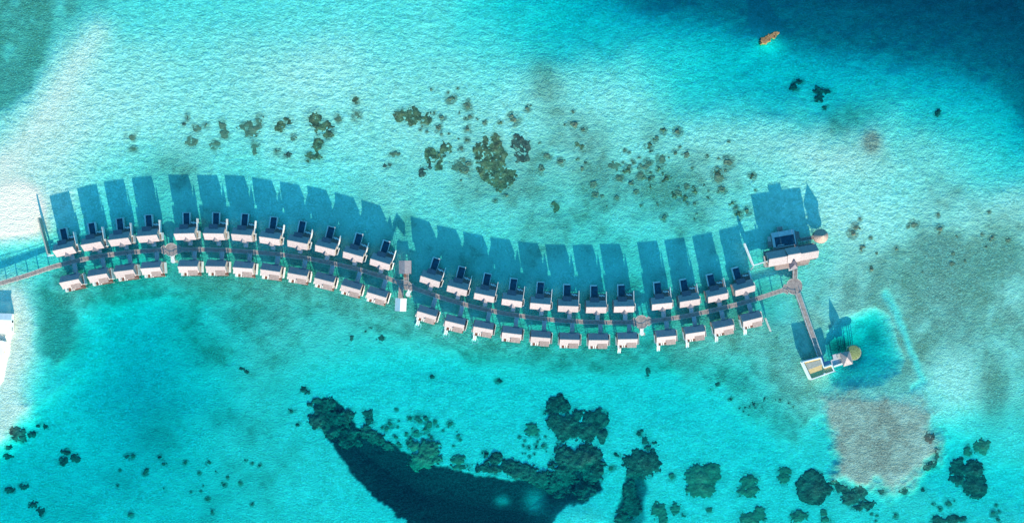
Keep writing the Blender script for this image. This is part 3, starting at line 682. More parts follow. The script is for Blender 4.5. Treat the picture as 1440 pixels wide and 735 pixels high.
def south_villa(variant, ylen):
    t = empty('overwater_villa', 0, 0)
    villa_common(t, -1)
    rf = MB().gable(-5.5, 5.45, -3.5, 0, 3.7, EAVE, RIDGE).build('roof', 'roof', t)
    MB().box(-5.48, 5.43, -.12, .12, RIDGE-.02, RIDGE+.07).build('ridge_cap', 'wall', rf)
    MB().box(-.3, 4.9, -4.9, -2.1, 5.35, 5.55).build('canopy', 'pink', t)
    for x in (-.1, 4.7):
        MB().box(x-.1, x+.1, -4.8, -4.6, FL, 5.345).build('canopy_post', 'wall', t)
    MB().box(-5.0, 5.2, -5.3, -3.303, 1.25, FL).build('deck', 'red', t)
    MB().box(-5.25, -4.2, -5.2, -3.32, FL+.003, 3.3).build('storage_cabinet', 'white', t)
    ba = MB().box(6.003, 6.6, -3.3, -3.15, 1.3, 4.0).box(6.45, 6.6, -3.15, 2.6, 1.3, 4.0).box(6.003, 6.6, 2.6, 2.75, 1.3, 4.0).box(6.003, 6.45, -3.15, 2.6, 1.3, 1.5)
    ba.box(6.1, 6.45, -.6, -.45, 1.5, 3.4)
    b = ba.build('bath_court', 'white', t)
    MB().box(6.05, 6.4, .4, 2.1, 1.503, 2.0).build('bathtub', 'dark', b)
    MB().box(-6.2, -6.003, -3.6, 1.0, 1.3, 4.1).build('privacy_wall', 'white', t)
    # arch over the entrance
    a = MB(); pr = None
    for i in range(9):
        th = PI*i/8; q = (1.6-1.7*math.cos(th), 3.9+1.1*math.sin(th), 3.5)
        if pr: a.beam(pr, q, .14, .3)
        pr = q
    a.build('entrance_arch', 'rail', t)
    MB().box(-.2, 3.4, 3.35, 3.85, 4.72, 4.9).build('porch_roof', 'roof_dark', t)
    MB().box(.4, 2.8, 3.303, ylen, 1.5, 1.72).build('footbridge', 'pale', t)
    rails(MB(), .48, 2.72, 3.6, ylen-1.0).build('handrail', 'rail', t)
    if variant >= 1:
        st = MB()
        for i in range(8):
            st.box(-4.7, -3.3, -5.6-.42*i-.3, -5.6-.42*i, 1.35-.26*i-.1, 1.35-.26*i)
        st.beam((-4.75, -5.4, 1.9), (-4.75, -8.6, -.3), .12, .12); st.beam((-3.25, -5.4, 1.9), (-3.25, -8.6, -.3), .12, .12)
        st.build('stairs', 'white', t)
    if variant == 2:
        n = 20; g = MB()
        vs = []; cx, cy = -3.6, -8.6
        for r0, z in ((2.0, -.5), (1.35, -.6)):
            vs += [(cx+r0*math.cos(2*PI*i/n), cy+r0*math.sin(2*PI*i/n), z) for i in range(n)]
        g.add(vs, [(i, (i+1) % n, n+(i+1) % n, n+i) for i in range(n)])
        g.build('underwater_net', 'submerged', t)
    piles(t, [(-5, -2.8), (5, -2.8), (-5, 2.8), (5, 2.8), (-4.6, -5), (4.8, -5), (1.6, 5.5)], 1.25)
    return t

UP = [(87.9,349.8,12.5),(127.3,342.2,10),(166,336,7),(206,331.3,4.5),(258.5,328.3,1.5),(299.7,328.3,-1),(339.2,330,-4.5),(378.6,334.6,-8),
      (418.1,340.3,-11),(457.3,347.8,-14),(496.6,357.4,-15.5),(534.7,367.8,-17),(605.4,392.2,-17.5),(643.5,404.8,-14.5),(681.6,414.6,-11.5),
      (720.5,422,-8),(760.3,427,-5),(799.6,430.2,-2),(839,431.8,0),(878.2,430.7,1),(931.6,426.7,5.5),(970.5,422.3,9),(1010,414.7,12),(1048,404.7,15.5)]
LO = [(96.6,395,11.5),(136,386.8,9.5),(173.3,380.8,7),(210.9,376.7,4),(263.5,374.6,0),(302.4,374.6,-1),(341,376.7,-4),(379.7,380.5,-8),(418,386,-10),
      (455.7,393.9,-14),(493.3,404.2,-15.5),(529.8,414.6,-16.5),(600.4,441.2,-16.5),(639.7,453.9,-13.5),(679.7,461.2,-10),(720,468.8,-7),(760.5,474.3,-4.5),
      (801.3,477.4,-1.5),(842,478.1,0),(883.1,476.7,1),(937.6,472.9,5.5),(978.1,467.5,8.5),(1018.6,459.3,11.5),(1058.6,448.8,14)]
BW = [(-160,438),(-60,414),(0,398.5),(40,386.5),(75,375),(120,364),(160,357.3),(200,353.3),(240,351),(300,351),(350,354),(400,358.5),(450,366.5),(500,377.8),(540,389.5),(570,400.5),
      (600,411.3),(640,424),(680,434.3),(720,442),(760,447.5),(800,451),(850,453),(902,452),(950,446.5),(1000,436.5),(1050,424),(1085,413),(1117,402.5)]
ZB = 1.8
bw = [Vector((*at(x, y, ZB), 0)) for x, y in BW]
def cr(pts, n=8):
    out = []
    for i in range(len(pts)-1):
        p0 = pts[max(i-1, 0)]; p1 = pts[i]; p2 = pts[i+1]; p3 = pts[min(i+2, len(pts)-1)]
        for j in range(n):
            t = j/n; out.append(.5*((2*p1)+(-p0+p2)*t+(2*p0-5*p1+4*p2-p3)*t*t+(-p0+3*p1-3*p2+p3)*t**3))
    out.append(pts[-1]); return out
BWS = cr(bw)
def dist_to_bw(p, d):
    """distance along d from p to the boardwalk's centre line"""
    best = 9
    for a, b in zip(BWS, BWS[1:]):
        e = b-a; den = d.x*e.y-d.y*e.x
        if abs(den) < 1e-9: continue
        w = a-p; s = (w.x*e.y-w.y*e.x)/den; t = (w.x*d.y-w.y*d.x)/den
        if 0 <= t <= 1 and 0 < s < 40: best = s
    return best
ORD = ['first','second','third','fourth','fifth','sixth','seventh','eighth','ninth','tenth','eleventh','twelfth']
protoN, protoS = {}, {}
def where(i):
    """words that find villa i of a row of 24: (block, position)"""
    if i < 4: return f"{ORD[i]} from the west end", 'west of the first round deck'
    if i < 12: return f"{ORD[i-4]} after the western round deck", 'before the junction shelters'
    if i < 20: return f"{ORD[i-12]} east of the junction shelters", ''
    return f"{ORD[i-20]} east of the eastern round deck", ''
def mkbridge(t, old, new, sgn):
    """fit the footbridge and its rails to the gap of this villa"""
    for ch in t.children:
        if ch.name.startswith(('footbridge', 'handrail')):
            ch.data = ch.data.copy()
            for v in ch.data.vertices:
                if abs(v.co.y) > 3.6:
                    v.co.y = sgn*(3.6+(abs(v.co.y)-3.6)*(new-3.6)/(old-3.6))
def loungers(t, rz, pts, label, grp, first=[None]):
    for (lx, ly, la) in pts:
        if first[0] is None:
            o = empty('sun_lounger', 0, 0)
            MB().box(-.36, .36, -1.0, .35, .28, .42).build('seat', 'white', o)
            MB().add([(-.36,.353,.28),(.36,.353,.28),(.36,.353,.42),(-.36,.353,.42),(-.36,1.0,.62),(.36,1.0,.62),(.36,1.0,.74),(-.36,1.0,.74)],
                     [(0,3,2,1),(4,5,6,7),(0,1,5,4),(1,2,6,5),(2,3,7,6),(3,0,4,7)]).build('backrest', 'white', o)
            f = MB()
            for x in (-.3, .3):
                for y in (-.85, .3): f.box(x-.03, x+.03, y-.03, y+.03, 0, .279)
            f.build('frame', 'wall', o); first[0] = o
        else: o = copy_tree(first[0])
        c, s = math.cos(rz), math.sin(rz)
        o.location = (t.location.x+c*lx-s*ly, t.location.y+s*lx+c*ly, FL+.002); o.rotation_euler = (0, 0, rz+la)
        tag(o, label, 'sun lounger', grp)

YL = 8.0
for i, (px, py, a) in enumerate(UP):
    var = 0 if i < 9 else (1 if i < 17 else 2)
    if var not in protoN: protoN[var] = t = north_villa(var, YL)
    else: t = copy_tree(protoN[var])
    x, y = at(px, py, RIDGE); rz = R(a)
    d = Vector((math.sin(rz), -math.cos(rz), 0)); sx = Vector((math.cos(rz), math.sin(rz), 0))
    t.location = (x, y, 0); t.rotation_euler = (0, 0, rz)
    L = dist_to_bw(Vector((x, y, 0))+sx*1.1, d)-.9
    mkbridge(t, YL, L, -1)
    p, q = where(i)
    tag(t, f"villa of the north row, {p}", 'villa', 'overwater villas of the north row')
    loungers(t, rz, [(2.8, 6.1, 1.2), (4.2, 6.1, 1.2)], 'small white sun lounger on the shaded deck beside a plunge pool in the north row', 'sun loungers beside the plunge pools')
ft = None
for i, (px, py, a) in enumerate(LO):
    var = 2 if i in (12, 13, 14) else (1 if i >= 19 else 0)
    if var not in protoS: protoS[var] = t = south_villa(var, YL)
    else: t = copy_tree(protoS[var])
    x, y = at(px, py, RIDGE); rz = R(a)
    d = Vector((-math.sin(rz), math.cos(rz), 0)); sx = Vector((math.cos(rz), math.sin(rz), 0))
    t.location = (x, y, 0); t.rotation_euler = (0, 0, rz)
    L = dist_to_bw(Vector((x, y, 0))+sx*1.6, d)-.9
    mkbridge(t, YL, L, 1)
    p, q = where(i)
    extra = {0: 'canopied deck', 1: 'stairs', 2: 'round net'}[var]
    tag(t, f"villa of the south row with {extra}, {p}", 'villa', 'overwater villas of the south row')
    loungers(t, rz, [(-1.2, -4.2, 0), (-2.3, -4.2, 0)], 'small white sun lounger on the sunlit brown deck of a villa in the south row', 'sun loungers on the southern decks')

# ------------------------------------------------------------------ boardwalk
def ribbon(pts, w, z0, z1, hw=None):
    mb = MB(); prev = None
    vs = []; n = len(pts)
    for i, p in enumerate(pts):
        d = (pts[min(i+1, n-1)]-pts[max(i-1, 0)]).normalized(); s = Vector((-d.y, d.x, 0))
        h = (w if hw is None else hw[i])/2
        for sg, z in ((-1, z0), (1, z0), (1, z1), (-1, z1)): q = p+s*h*sg; vs.append((q.x, q.y, z))
    fs = [(0, 1, 2, 3), tuple(4*(n-1)+k for k in (3, 2, 1, 0))]
    for i in range(n-1):
        for k in range(4): fs.append((4*i+k, 4*i+(k+1) % 4, 4*i+4+(k+1) % 4, 4*i+4+k))
    return mb.add(vs, fs)
def offset(pts, o, hw=None):
    out = []
    n = len(pts)
    for i, p in enumerate(pts):
        d = (pts[min(i+1, n-1)]-pts[max(i-1, 0)]).normalized(); s = Vector((-d.y, d.x, 0)); out.append(p+s*(o if hw is None else hw[i]*(1 if o > 0 else -1)))
    return out
def resample(pts, step):
    out = [pts[0]]; acc = 0
    for a, b in zip(pts, pts[1:]):
        L = (b-a).length; t = step-acc
        while t <= L: out.append(a+(b-a)*(t/L)); t += step
        acc = (acc+L) % step
    return out
W = 2.45
fine = resample(BWS, .8)
nodes = [(Vector((*at(241, 351, ZB), 0)), 3.6), (Vector((*at(902, 452.5, ZB), 0)), 3.7), (Vector((*at(1117, 402.5, ZB), 0)), 4.6), (Vector((*at(572, 400.5, ZB), 0)), 2.7)]
hw = []
for p in fine:
    h = W/2
    for c, r in nodes:
        dd = (p-c).length
        if dd < r: h = max(h, math.sqrt(r*r-dd*dd))
        h = max(h, W/2+(r*.42)*math.exp(-((dd-r*1.02)/1.3)**2)*(1 if dd >= r*.9 else 0))
    hw.append(h)
bwalk = empty('boardwalk', *at(570, 400.5, 0))
inv = Vector((-bwalk.location.x, -bwalk.location.y, 0))
fl = [p+inv for p in fine]
ribbon(fl, W, 1.5, ZB, [2*h for h in hw]).build('walkway', 'walk', bwalk)
def rail_line(pts, z):
    mb = MB()
    ribb = ribbon(pts, .16, z+.62, z+.7); mb.add(ribb.v, ribb.f)
    for i, p in enumerate(pts):
        if i % 3 == 0: mb.box(p.x-.06, p.x+.06, p.y-.06, p.y+.06, z, z+.619)
    return mb
for sg in (-1, 1):
    o = rail_line(offset(fl, sg, [h-.1 for h in hw]), ZB).build('handrail', 'rail', bwalk)
pl = resample(BWS, 6.2)
for p in pl:
    q = p+inv
    i = min(range(len(fine)), key=lambda j: (fine[j]-p).length_squared)
    d = (fine[min(i+1, len(fine)-1)]-fine[max(i-1, 0)]).normalized(); s = Vector((-d.y, d.x, 0))
    mb = MB()
    if len([c for c in bwalk.children if c.name.startswith('pile')]) < 96:
        for sg in (-1, 1): mb.cyl(q.x+s.x*sg*1.1, q.y+s.y*sg*1.1, -3.4, 1.3, .17, n=6)
        mb.beam((q.x-s.x*1.3, q.y-s.y*1.3, 1.38), (q.x+s.x*1.3, q.y+s.y*1.3, 1.38), .25, .22)
        mb.build('pile_pair', 'pile', bwalk)

def straight_walk(name, a, b, w, label, z=ZB, mat='walk', railmat='white', cat='walkway'):
    A = Vector((*at(*a, z), 0)); B = Vector((*at(*b, z), 0)); d = B-A; L = d.length
    t = empty(name, A.x, A.y, math.atan2(d.y, d.x))
    MB().box(0, L, -w/2, w/2, z-.28, z).build('walkway', mat, t)
    for s in (-1, 1):
        mb = MB().box(0, L, s*(w/2-.12)-.07, s*(w/2-.12)+.07, z+.9, z+1.0)
        for i in range(int(L/2)+1): mb.box(i*2, i*2+.1, s*(w/2-.12)-.05, s*(w/2-.12)+.05, z, z+.899)
        mb.build('handrail', railmat, t)
    n = max(2, int(L/5))
    for i in range(n):
        for s in (-1, 1): MB().cyl(L*(i+.5)/n, s*(w/2-.3), -6, z-.281, .17, n=6).build('pile', 'pile', t)
    return tag(t, label, cat)
for (c, r), rr in zip(nodes[:3], (3.65, 3.75, 4.5)):
    q = c+inv; n = 40
    o = MB().cyl(q.x, q.y, 1.45, ZB+.004, rr, n=n).build('round_deck', 'walk', bwalk)
    rim = MB(); vs = []
    for r_, z in ((rr-.02, ZB+.006), (rr+.12, ZB+.006), (rr+.12, ZB+.14), (rr-.02, ZB+.14)):
        vs += [(q.x+r_*math.cos(2*PI*i/n), q.y+r_*math.sin(2*PI*i/n), z) for i in range(n)]
    fs = [(k*n+i, k*n+(i+1) % n, ((k+1) % 4)*n+(i+1) % n, ((k+1) % 4)*n+i) for k in range(4) for i in range(n)
          if min(abs(math.sin(2*PI*i/n)), 1) > .42 and not (rr > 4 and abs(math.cos(2*PI*i/n)) < .4)]
    rim.add(vs, fs).build('parapet', 'rail', o)
tag(bwalk, 'long curved grey plank boardwalk between the two rows of villas', 'boardwalk')
straight_walk('footbridge', (1121.5,412.5), (1152.5,501), 2.7, 'straight white railed bridge from the eastern round deck down to the spa', cat='bridge')
straight_walk('footbridge', (1117.5,391.5), (1118,378.5), 2.6, 'short wide bridge from the eastern round deck up to the main pavilion', cat='bridge')

# small white landings hung on the round decks
def landing(px, py, rz, label):
    x, y = at(px, py, 2)
    t = empty('landing_stage', x, y, rz)
    MB().box(-.95, .95, -.2, 2.1, 1.45, 1.65).build('platform', 'white', t)
    MB().cyl(.1, -1.1, 1.4, 1.6, 1.25, n=16).build('round_step', 'white', t)
    r = MB()
    for sg in (-1, 1): r.box(sg*.9-.05, sg*.9+.05, 0, 2.0, 2.5, 2.58).box(sg*.9-.05, sg*.9+.05, 0, .1, 1.65, 2.5)
    r.build('handrail', 'white', t)
    st = MB()
    for i in range(6): st.box(.6+.28*i, .6+.28*i+.24, -1.9-.1*i, -.7, 1.2-.26*i, 1.3-.26*i)
    st.build('stairs', 'dark' if False else 'wall', t)
    piles(t, [(-.6, .4), (.6, .4), (.1, -1.1)], 1.35)
    return tag(t, label, 'landing')
landing(242.5, 364, 0, 'small white landing with round step under the western round deck')
landing(902.5, 466, 0, 'small white landing with round step under the eastern mid-row round deck')
landing(574.5, 411.5, R(-30), 'small white landing with round step at the junction below the bend')

# ------------------------------------------------------------------ junction shelters
def shelter(px, py, rz, lx, ly, label, wl, mat, dh, wx, wy0, wy1, box=None):
    x, y = at(px, py, 5)
    t = empty('boat_shelter', x, y, rz)
    MB().box(-lx/2+.3, lx/2-.3, -ly/2+.3, ly/2-.3, 1.45, 1.75).build('floor_slab', 'walk', t)
    MB().gable_y(-ly/2, ly/2, -lx/2, 0, lx/2, 4.2, 4.2+dh).build('roof', mat, t)
    for sx in (-1, 1):
        for sy in (-1, 1):
            MB().box(sx*(lx/2-.6)-.1, sx*(lx/2-.6)+.1, sy*(ly/2-.6)-.1, sy*(ly/2-.6)+.1, 1.753, 4.3).build('post', 'wall', t)
    MB().box(wx-1.35, wx+1.35, wy0, wy1, 1.5, 1.747).build('walkway', 'walk', t)
    r = MB()
    for s in (-1, 1): r.box(wx+s*1.25-.06, wx+s*1.25+.06, wy0, wy1, 2.6, 2.7).box(wx+s*1.25-.05, wx+s*1.25+.05, wy0+.2, wy0+.3, 1.75, 2.6)
    r.build('handrail', 'rail', t)
    if box: MB().box(*box, 1.75, 3.6).build('store_room', 'red', t)
    piles(t, [(-lx/2+.7, -ly/2+.7), (lx/2-.7, -ly/2+.7), (-lx/2+.7, ly/2-.7), (lx/2-.7, ly/2-.7)], 1.44)
    return tag(t, label, 'shelter')
shelter(569.3, 375.6, 0, 6.8, 7.3, 'larger grey gable roofed shelter above the junction of the boardwalk', 0, 'slope_mauve', 1.5, .4, -9.6, -3.36, (-.9, .1, -5.6, -3.5))
shelter(563.2, 428.3, R(-3), 6.3, 7.2, 'smaller shelter with a white roof half below the junction of the boardwalk', 0, 'white', 1.9, -.6, 3.3, 10.2)

# ------------------------------------------------------------------ main pavilion in the east
def main_pavilion():
    px, py = 1117.2, 358.5
    x, y = at(px, py, 8.3); rz = R(9.8)
    t = empty('main_pavilion', x, y, rz)
    # local x along the ridge, -13.8..13.8
    secs = [(-14.0, -3.65, .0, -4.2, 3.9, 5.0, 7.9), (-3.6, 3.65, .5, -4.2, 4.3, 5.4, 8.7), (3.7, 14.0, .0, -3.9, 3.9, 5.0, 7.9)]
    for x0, x1, yr, yf, yb, ze, zr in secs:
        r = MB().gable(x0, x1, yf, yr, yb, ze, zr).build('roof', 'roof', t)
        MB().box(x0+.02, x1-.02, yr-.15, yr+.15, zr-.02, zr+.08).build('ridge_cap', 'wall', r)
        MB().box(x0+.5, x1-.3, yf+.7, yb-.7, 1.753, ze-.1).build('wall', 'wall', t)
        for k in range(2):
            xx = x0+1.5+k*(x1-x0-4.5)
            f = MB().box(xx, xx+1.6, yb-.7, yb-.62, 2.0, 4.2).build('window', 'white', t)
            MB().box(xx+.12, xx+1.48, yb-.619, yb-.6, 2.12, 4.08).build('pane', 'dark', f)
    MB().box(-14.4, 14.4, -4.6, 4.6, 1.4, 1.75).build('floor_slab', 'deck', t)
    MB().box(-9.6, -2.2, -6.9, -3.3, 4.0, 4.25).build('west_canopy', 'pink', t)
    MB().box(3.8, 9.2, -5.6, -2.9, 4.45, 4.7).build('east_canopy', 'pink', t)
    MB().box(-9.6, 9.6, -6.9, -4.603, 1.4, 1.72).build('deck', 'walk', t)
    for xx in (-9.4, -2.6, 9.0):
        MB().box(xx-.1, xx+.1, -5.5, -5.3, 1.72, 3.997 if xx < 0 else 4.45).build('canopy_post', 'wall', t)
    # pointed hip roof over the entrance
    MB().add([(-2.4,-7.9,4.3),(2.2,-7.9,4.3),(2.2,-3.4,4.3),(-2.4,-3.4,4.3),(-.1,-3.0,7.4),(-.1,-5.3,6.9),
              (-2.4,-7.9,4.1),(2.2,-7.9,4.1),(2.2,-3.4,4.1),(-2.4,-3.4,4.1)],
             [(0,1,5),(1,2,4,5),(3,0,5,4),(2,3,4),(6,9,8,7),(0,6,7,1),(1,7,8,2),(2,8,9,3),(3,9,6,0)]).build('entrance_roof', 'roof_dark', t)
    for xx in (-2.1, 1.9): MB().box(xx-.12, xx+.12, -7.6, -7.36, 1.72, 4.1).build('entrance_post', 'wall', t)
    MB().box(-2.0, 2.0, -8.6, -6.903, 1.4, 1.72).build('entrance_step', 'white', t)
    # pool court to the north
    MB().box(-8.6, 5.6, 4.603, 13.0, 1.0, 1.6).build('pool_court', 'deck', t)
    p = MB().box(-8.3, 4.6, 11.2, 14.0, .8, 2.1).box(-8.3, -7.0, 5.6, 11.2, 1.0, 2.05).box(4.0, 4.6, 5.6, 11.2, 1.0, 2.05).box(-7.0, 4.0, 5.2, 5.6, 1.0, 2.0)
    p = p.build('pool_surround', 'pale', t)
    MB().box(-6.996, 3.996, 5.604, 11.196, 1.61, 1.85).build('pool_water', 'poolwater', p)
    MB().box(-5.9, -2.1, 6.2, 6.6, 1.853, 1.95).build('pool_bench', 'tile', p)
    MB().box(-4.4, -1.4, 14.003, 16.7, 1.2, 1.5).build('lookout_deck', 'deck', t)
    r = MB()
    for xx in (-4.3, -1.5): r.box(xx-.05, xx+.05, 14.1, 16.6, 2.3, 2.4).box(xx-.05, xx+.05, 16.5, 16.6, 1.5, 2.3)
    r.box(-4.25, -1.45, 16.55, 16.65, 2.3, 2.4); r.build('handrail', 'rail', t)
    MB().box(-10.9, -8.603, 6.2, 9.4, 1.1, 1.45).build('side_deck', 'deck', t)
    MB().box(-10.5, -8.7, 9.403, 12.2, 1.1, 1.4).build('side_step', 'wall', t)
    MB().box(5.603, 7.4, 8.0, 12.4, 1.1, 1.45).build('side_deck', 'deck', t)
    MB().box(-15.3, -14.5, -4.2, 2.0, 1.5, 3.6).build('service_wall', 'wall', t)
    piles(t, [(xx, yy) for xx in (-13, -6.5, 0, 6.5, 13) for yy in (-3.8, 3.8)]+[(-8, 12.6), (4.4, 12.6), (-4.2, 16.4), (-1.6, 16.4), (7, 10)], 1.0)
    tag(t, 'main pavilion with three joined cream gable roofs, a pointed entrance and a dark pool behind', 'pavilion')
    return t
mp = main_pavilion()
def round_hut():
    x, y = at(1154.6, 331.8, 4.0); t = empty('round_hut', x, y)
    n = 28; mb = MB(); R0 = 4.05
    vs = [(R0*math.cos(2*PI*i/n), R0*math.sin(2*PI*i/n), 4.0) for i in range(n)]+[(R0*math.cos(2*PI*i/n), R0*math.sin(2*PI*i/n), 3.75) for i in range(n)]+[(0, 0, 6.6), (0, 0, 3.9)]
    fs = [(i, (i+1) % n, 2*n) for i in range(n)]+[(i, n+i, n+(i+1) % n, (i+1) % n) for i in range(n)]+[(n+i, 2*n+1, n+(i+1) % n) for i in range(n)]
    rf = mb.add(vs, fs).build('roof', 'copper', t)
    MB().cyl(0, 0, 6.5, 7.0, .25, .04, 8).build('finial', 'wall', rf)
    MB().cyl(0, 0, 1.703, 3.74, 3.2, n=28).build('wall', 'wall', t)
    MB().cyl(0, 0, 1.4, 1.7, 3.7, n=28).build('floor_slab', 'deck', t)
    for k in range(8):
        th = 2*PI*k/8; MB().cyl(3.5*math.cos(th), 3.5*math.sin(th), 1.703, 3.85, .12, n=8).build('post', 'wall', t)
    for k in range(5):
        th = 2*PI*k/5; MB().cyl(2.9*math.cos(th), 2.9*math.sin(th), -3, 1.4, .2, n=8).build('pile', 'pile', t)
    tag(t, 'round hut with a conical brown thatched roof beside the main pavilion pool', 'hut')
    return t
round_hut()
straight_walk('footbridge', (1125.5,337), (1145.5,333.5), 2.2, 'short shaded bridge from the pool court to the round thatched hut', mat='deck', railmat='rail', cat='bridge')

# ------------------------------------------------------------------ spa in the south-east
def spa():
    # traced from the photograph: outer wall of the court, metres round its own centre
    cx, cy = at(1150, 517, 3.0); t = empty('spa_court', cx, cy)
    def P(u, v, z):          # u,v in the 8.17x crop whose corner is (1110,470)
        x, y = at(1110+u/8.17, 470+v/8.17, z); return (x-cx, y-cy)
    ZT = 4.35
    outer = [(155,318),(362,268),(397,382),(487,352),(516,422),(250,518)]
    for i in range(len(outer)):
        a = Vector((*P(*outer[i], ZT), 0)); b = Vector((*P(*outer[(i+1) % len(outer)], ZT), 0))
        d = (b-a).normalized(); th = .95 if i == 5 else .55
        MB().beam((a+d*.02+Vector((0, 0, (ZT+1.3)/2-.004*i))), (b-d*.02+Vector((0, 0, (ZT+1.3)/2-.004*i))), th, ZT-1.3).build('court_wall', 'white', t)
    fl = [P(*q, 3.7) for q in ((160,322),(358,273),(392,386),(484,357),(511,420),(252,512))]
    MB().prism(fl, 3.3, 3.7).build('sand_floor', 'sandfloor', t)
    a, b2, c, d2 = P(190,335,3.8), P(362,290,3.8), P(378,345,3.8), P(215,408,3.8)
    MB().prism([d2, c, b2, a], 3.703, 3.78).build('paved_floor', 'greyfloor', t)
    # low canopy along the north side, its blue shade put into the colour
    q = [P(160,300,3.0), P(330,255,3.0), P(340,283,3.0), P(168,330,3.0)]
    MB().prism(list(reversed(q)), 2.6, 3.0).build('north_canopy', 'shade_blue', t)
    q = [P(362,262,3.2), P(395,250,3.2), P(418,320,3.2), P(475,300,3.2), P(480,340,3.2), P(402,372,3.2)]
    MB().prism(list(reversed(q)), 1.3, 1.9).build('passage', 'shade_blue', t)
    for q in ((180,330),(340,290),(256,500),(500,415),(385,380),(215,420)):
        x, y = P(*q, 0); MB().cyl(x, y, -3, 3.29, .2, n=8).build('pile', 'pile', t)
    # round pond-side seat in the corner
    x, y = P(400, 452, 3.5); MB().cyl(x, y, 3.703, 4.7, .8, .6, 10).build('corner_shower', 'white', t)
    tag(t, 'open spa court with thick white walls round a yellow sand floor', 'courtyard')
    # treatment pavilion with its terrace
    cx2, cy2 = at(1186, 503, 2); s = empty('spa_pavilion', cx2, cy2)
    def Q(u, v, z):
        x, y = at(1110+u/8.17, 470+v/8.17, z); return (x-cx2, y-cy2)
    q = [Q(*w_, 2.0) for w_ in ((495,235),(600,205),(640,330),(520,368),(482,350),(472,300),(508,282))]
    MB().prism(list(reversed(q)), 1.5, 2.0).build('terrace', 'pale', s)
    q = [Q(*w_, 2.0) for w_ in ((535,225),(585,212),(592,262),(548,272))]
    MB().prism(list(reversed(q)), 2.003, 3.3).build('dark_pergola', 'wall', s)
    q = [Q(505,360,2.3), Q(608,325,2.3), Q(612,345,2.3), Q(520,374,2.3)]
    MB().prism(list(reversed(q)), 1.3, 2.6).build('parapet', 'white', s)
    ez = 4.2
    c4 = [(582,212),(690,190),(728,338),(622,368)]; ap = Q(664, 262, 7.2)
    b4 = [Q(*w_, ez) for w_ in c4]
    names = ['shade_blue', 'slope_mauve', 'white', 'slope_mauve']
    rf = MB(); vs = [(*p, ez) for p in b4]+[(*ap, 7.2)]+[(*p, ez-.2) for p in b4]
    rf.add(vs, [(0,4,1),(1,4,2),(2,4,3),(3,4,0),(0,1,6,5),(1,2,7,6),(2,3,8,7),(3,0,5,8),(5,6,7,8)])
    rf.build('hip_roof', 'slope_mauve', s)
    m4 = [Q(*w_, 2) for w_ in ((595,225),(682,205),(712,325),(630,352))]
    MB().prism(list(reversed(m4)), 1.3, ez-.25).build('wall', 'wall', s)
    for w_ in ((510,290),(600,230),(690,215),(700,320),(640,345),(530,355)):
        x, y = Q(*w_, 0); MB().cyl(x, y, -7, 1.28, .2, n=8).build('pile', 'pile', s)
    tag(s, 'spa treatment pavilion with a pyramid roof and a pale lilac terrace', 'pavilion')
    # green round roof
    x, y = at(1110+738/8.17, 470+208/8.17, 3.2); g = empty('round_platform', x, y)
    n = 30; mb = MB()
    rings = [(4.05, 3.0), (3.9, 3.25), (2.6, 3.4), (1.2, 3.5)]
    vs = [(r*math.cos(2*PI*i/n), r*math.sin(2*PI*i/n), z) for r, z in rings for i in range(n)]+[(0, 0, 3.52)]+[(4.0*math.cos(2*PI*i/n), 4.0*math.sin(2*PI*i/n), 2.8) for i in range(n)]
    fs = []
    for k in range(3): fs += [(k*n+i, k*n+(i+1) % n, (k+1)*n+(i+1) % n, (k+1)*n+i) for i in range(n)]
    fs += [(3*n+i, 3*n+(i+1) % n, 4*n) for i in range(n)]+[(i, 4*n+1+i, 4*n+1+(i+1) % n, (i+1) % n) for i in range(n)]+[tuple(4*n+1+i for i in reversed(range(n)))]
    mb.add(vs, fs).build('thatched_roof', 'green', g)
    rg = MB(); vs = []
    for r, z in ((4.35, 2.75), (4.35, 3.0), (4.0, 3.0), (4.0, 2.75)): vs += [(r*math.cos(2*PI*i/n), r*math.sin(2*PI*i/n), z) for i in range(n)]
    rg.add(vs, [(k*n+i, k*n+(i+1) % n, ((k+1) % 4)*n+(i+1) % n, ((k+1) % 4)*n+i) for k in range(4) for i in range(n)])
    rg.build('rim', 'greyfloor', g)
    for k in range(6):
        th = 2*PI*k/6; MB().cyl(3.4*math.cos(th), 3.4*math.sin(th), -7, 2.8, .2, n=8).build('pile', 'pile', g)
    tag(g, 'round mossy green platform roof beside the spa pyramid roof', 'platform')
M['shade_blue'] = plain('blue_shade_panels', (.26, .29, .42), .1, 1.0, .7)  # bluish tone of shade mixed into the base colour
spa()

# ------------------------------------------------------------------ screens on piles
def screen(pts, z0, z1, th, mat, label, lip=None):
    p0 = Vector((*at(*pts[0], z1), 0)); t = empty('screen_wall', p0.x, p0.y)
    for k, (a, b) in enumerate(zip(pts, pts[1:])):
        A = Vector((*at(*a, z1), 0))-p0; B = Vector((*at(*b, z1), 0))-p0; d = (B-A).normalized()
        zc = Vector((0, 0, (z0+z1)/2-.005*k))
        MB().beam(A+d*(.2 if k else 0)+zc, B+zc, th, z1-z0).build('panel', mat, t)
        n = max(2, int((B-A).length/3))
        for i in range(n):
            q = A+(B-A)*((i+.5)/n); MB().cyl(q.x, q.y, -2.5, z0-.004, .09, n=6).build('post', 'pile', t)
    if lip:
        A = Vector((*at(*lip[0], z1), 0))-p0; B = Vector((*at(*lip[1], z1), 0))-p0
        MB().beam(A+Vector((0, 0, z0+.1)), B+Vector((0, 0, z0+.1)), th, .3).build('foot', 'white', t)
    return tag(t, label, 'screen wall')
screen([(53.2,306), (67,357.5)], .8, 3.2, .75, 'slope_grey' if False else 'greyfloor', 'grey slanting screen wall left of the westernmost villa', ((63,359.5),(72,358.5)))
screen([(1047.5,342), (1060,373), (1082,366.5)], 1.0, 3.6, .5, 'white', 'white bent screen wall left of the main pavilion')
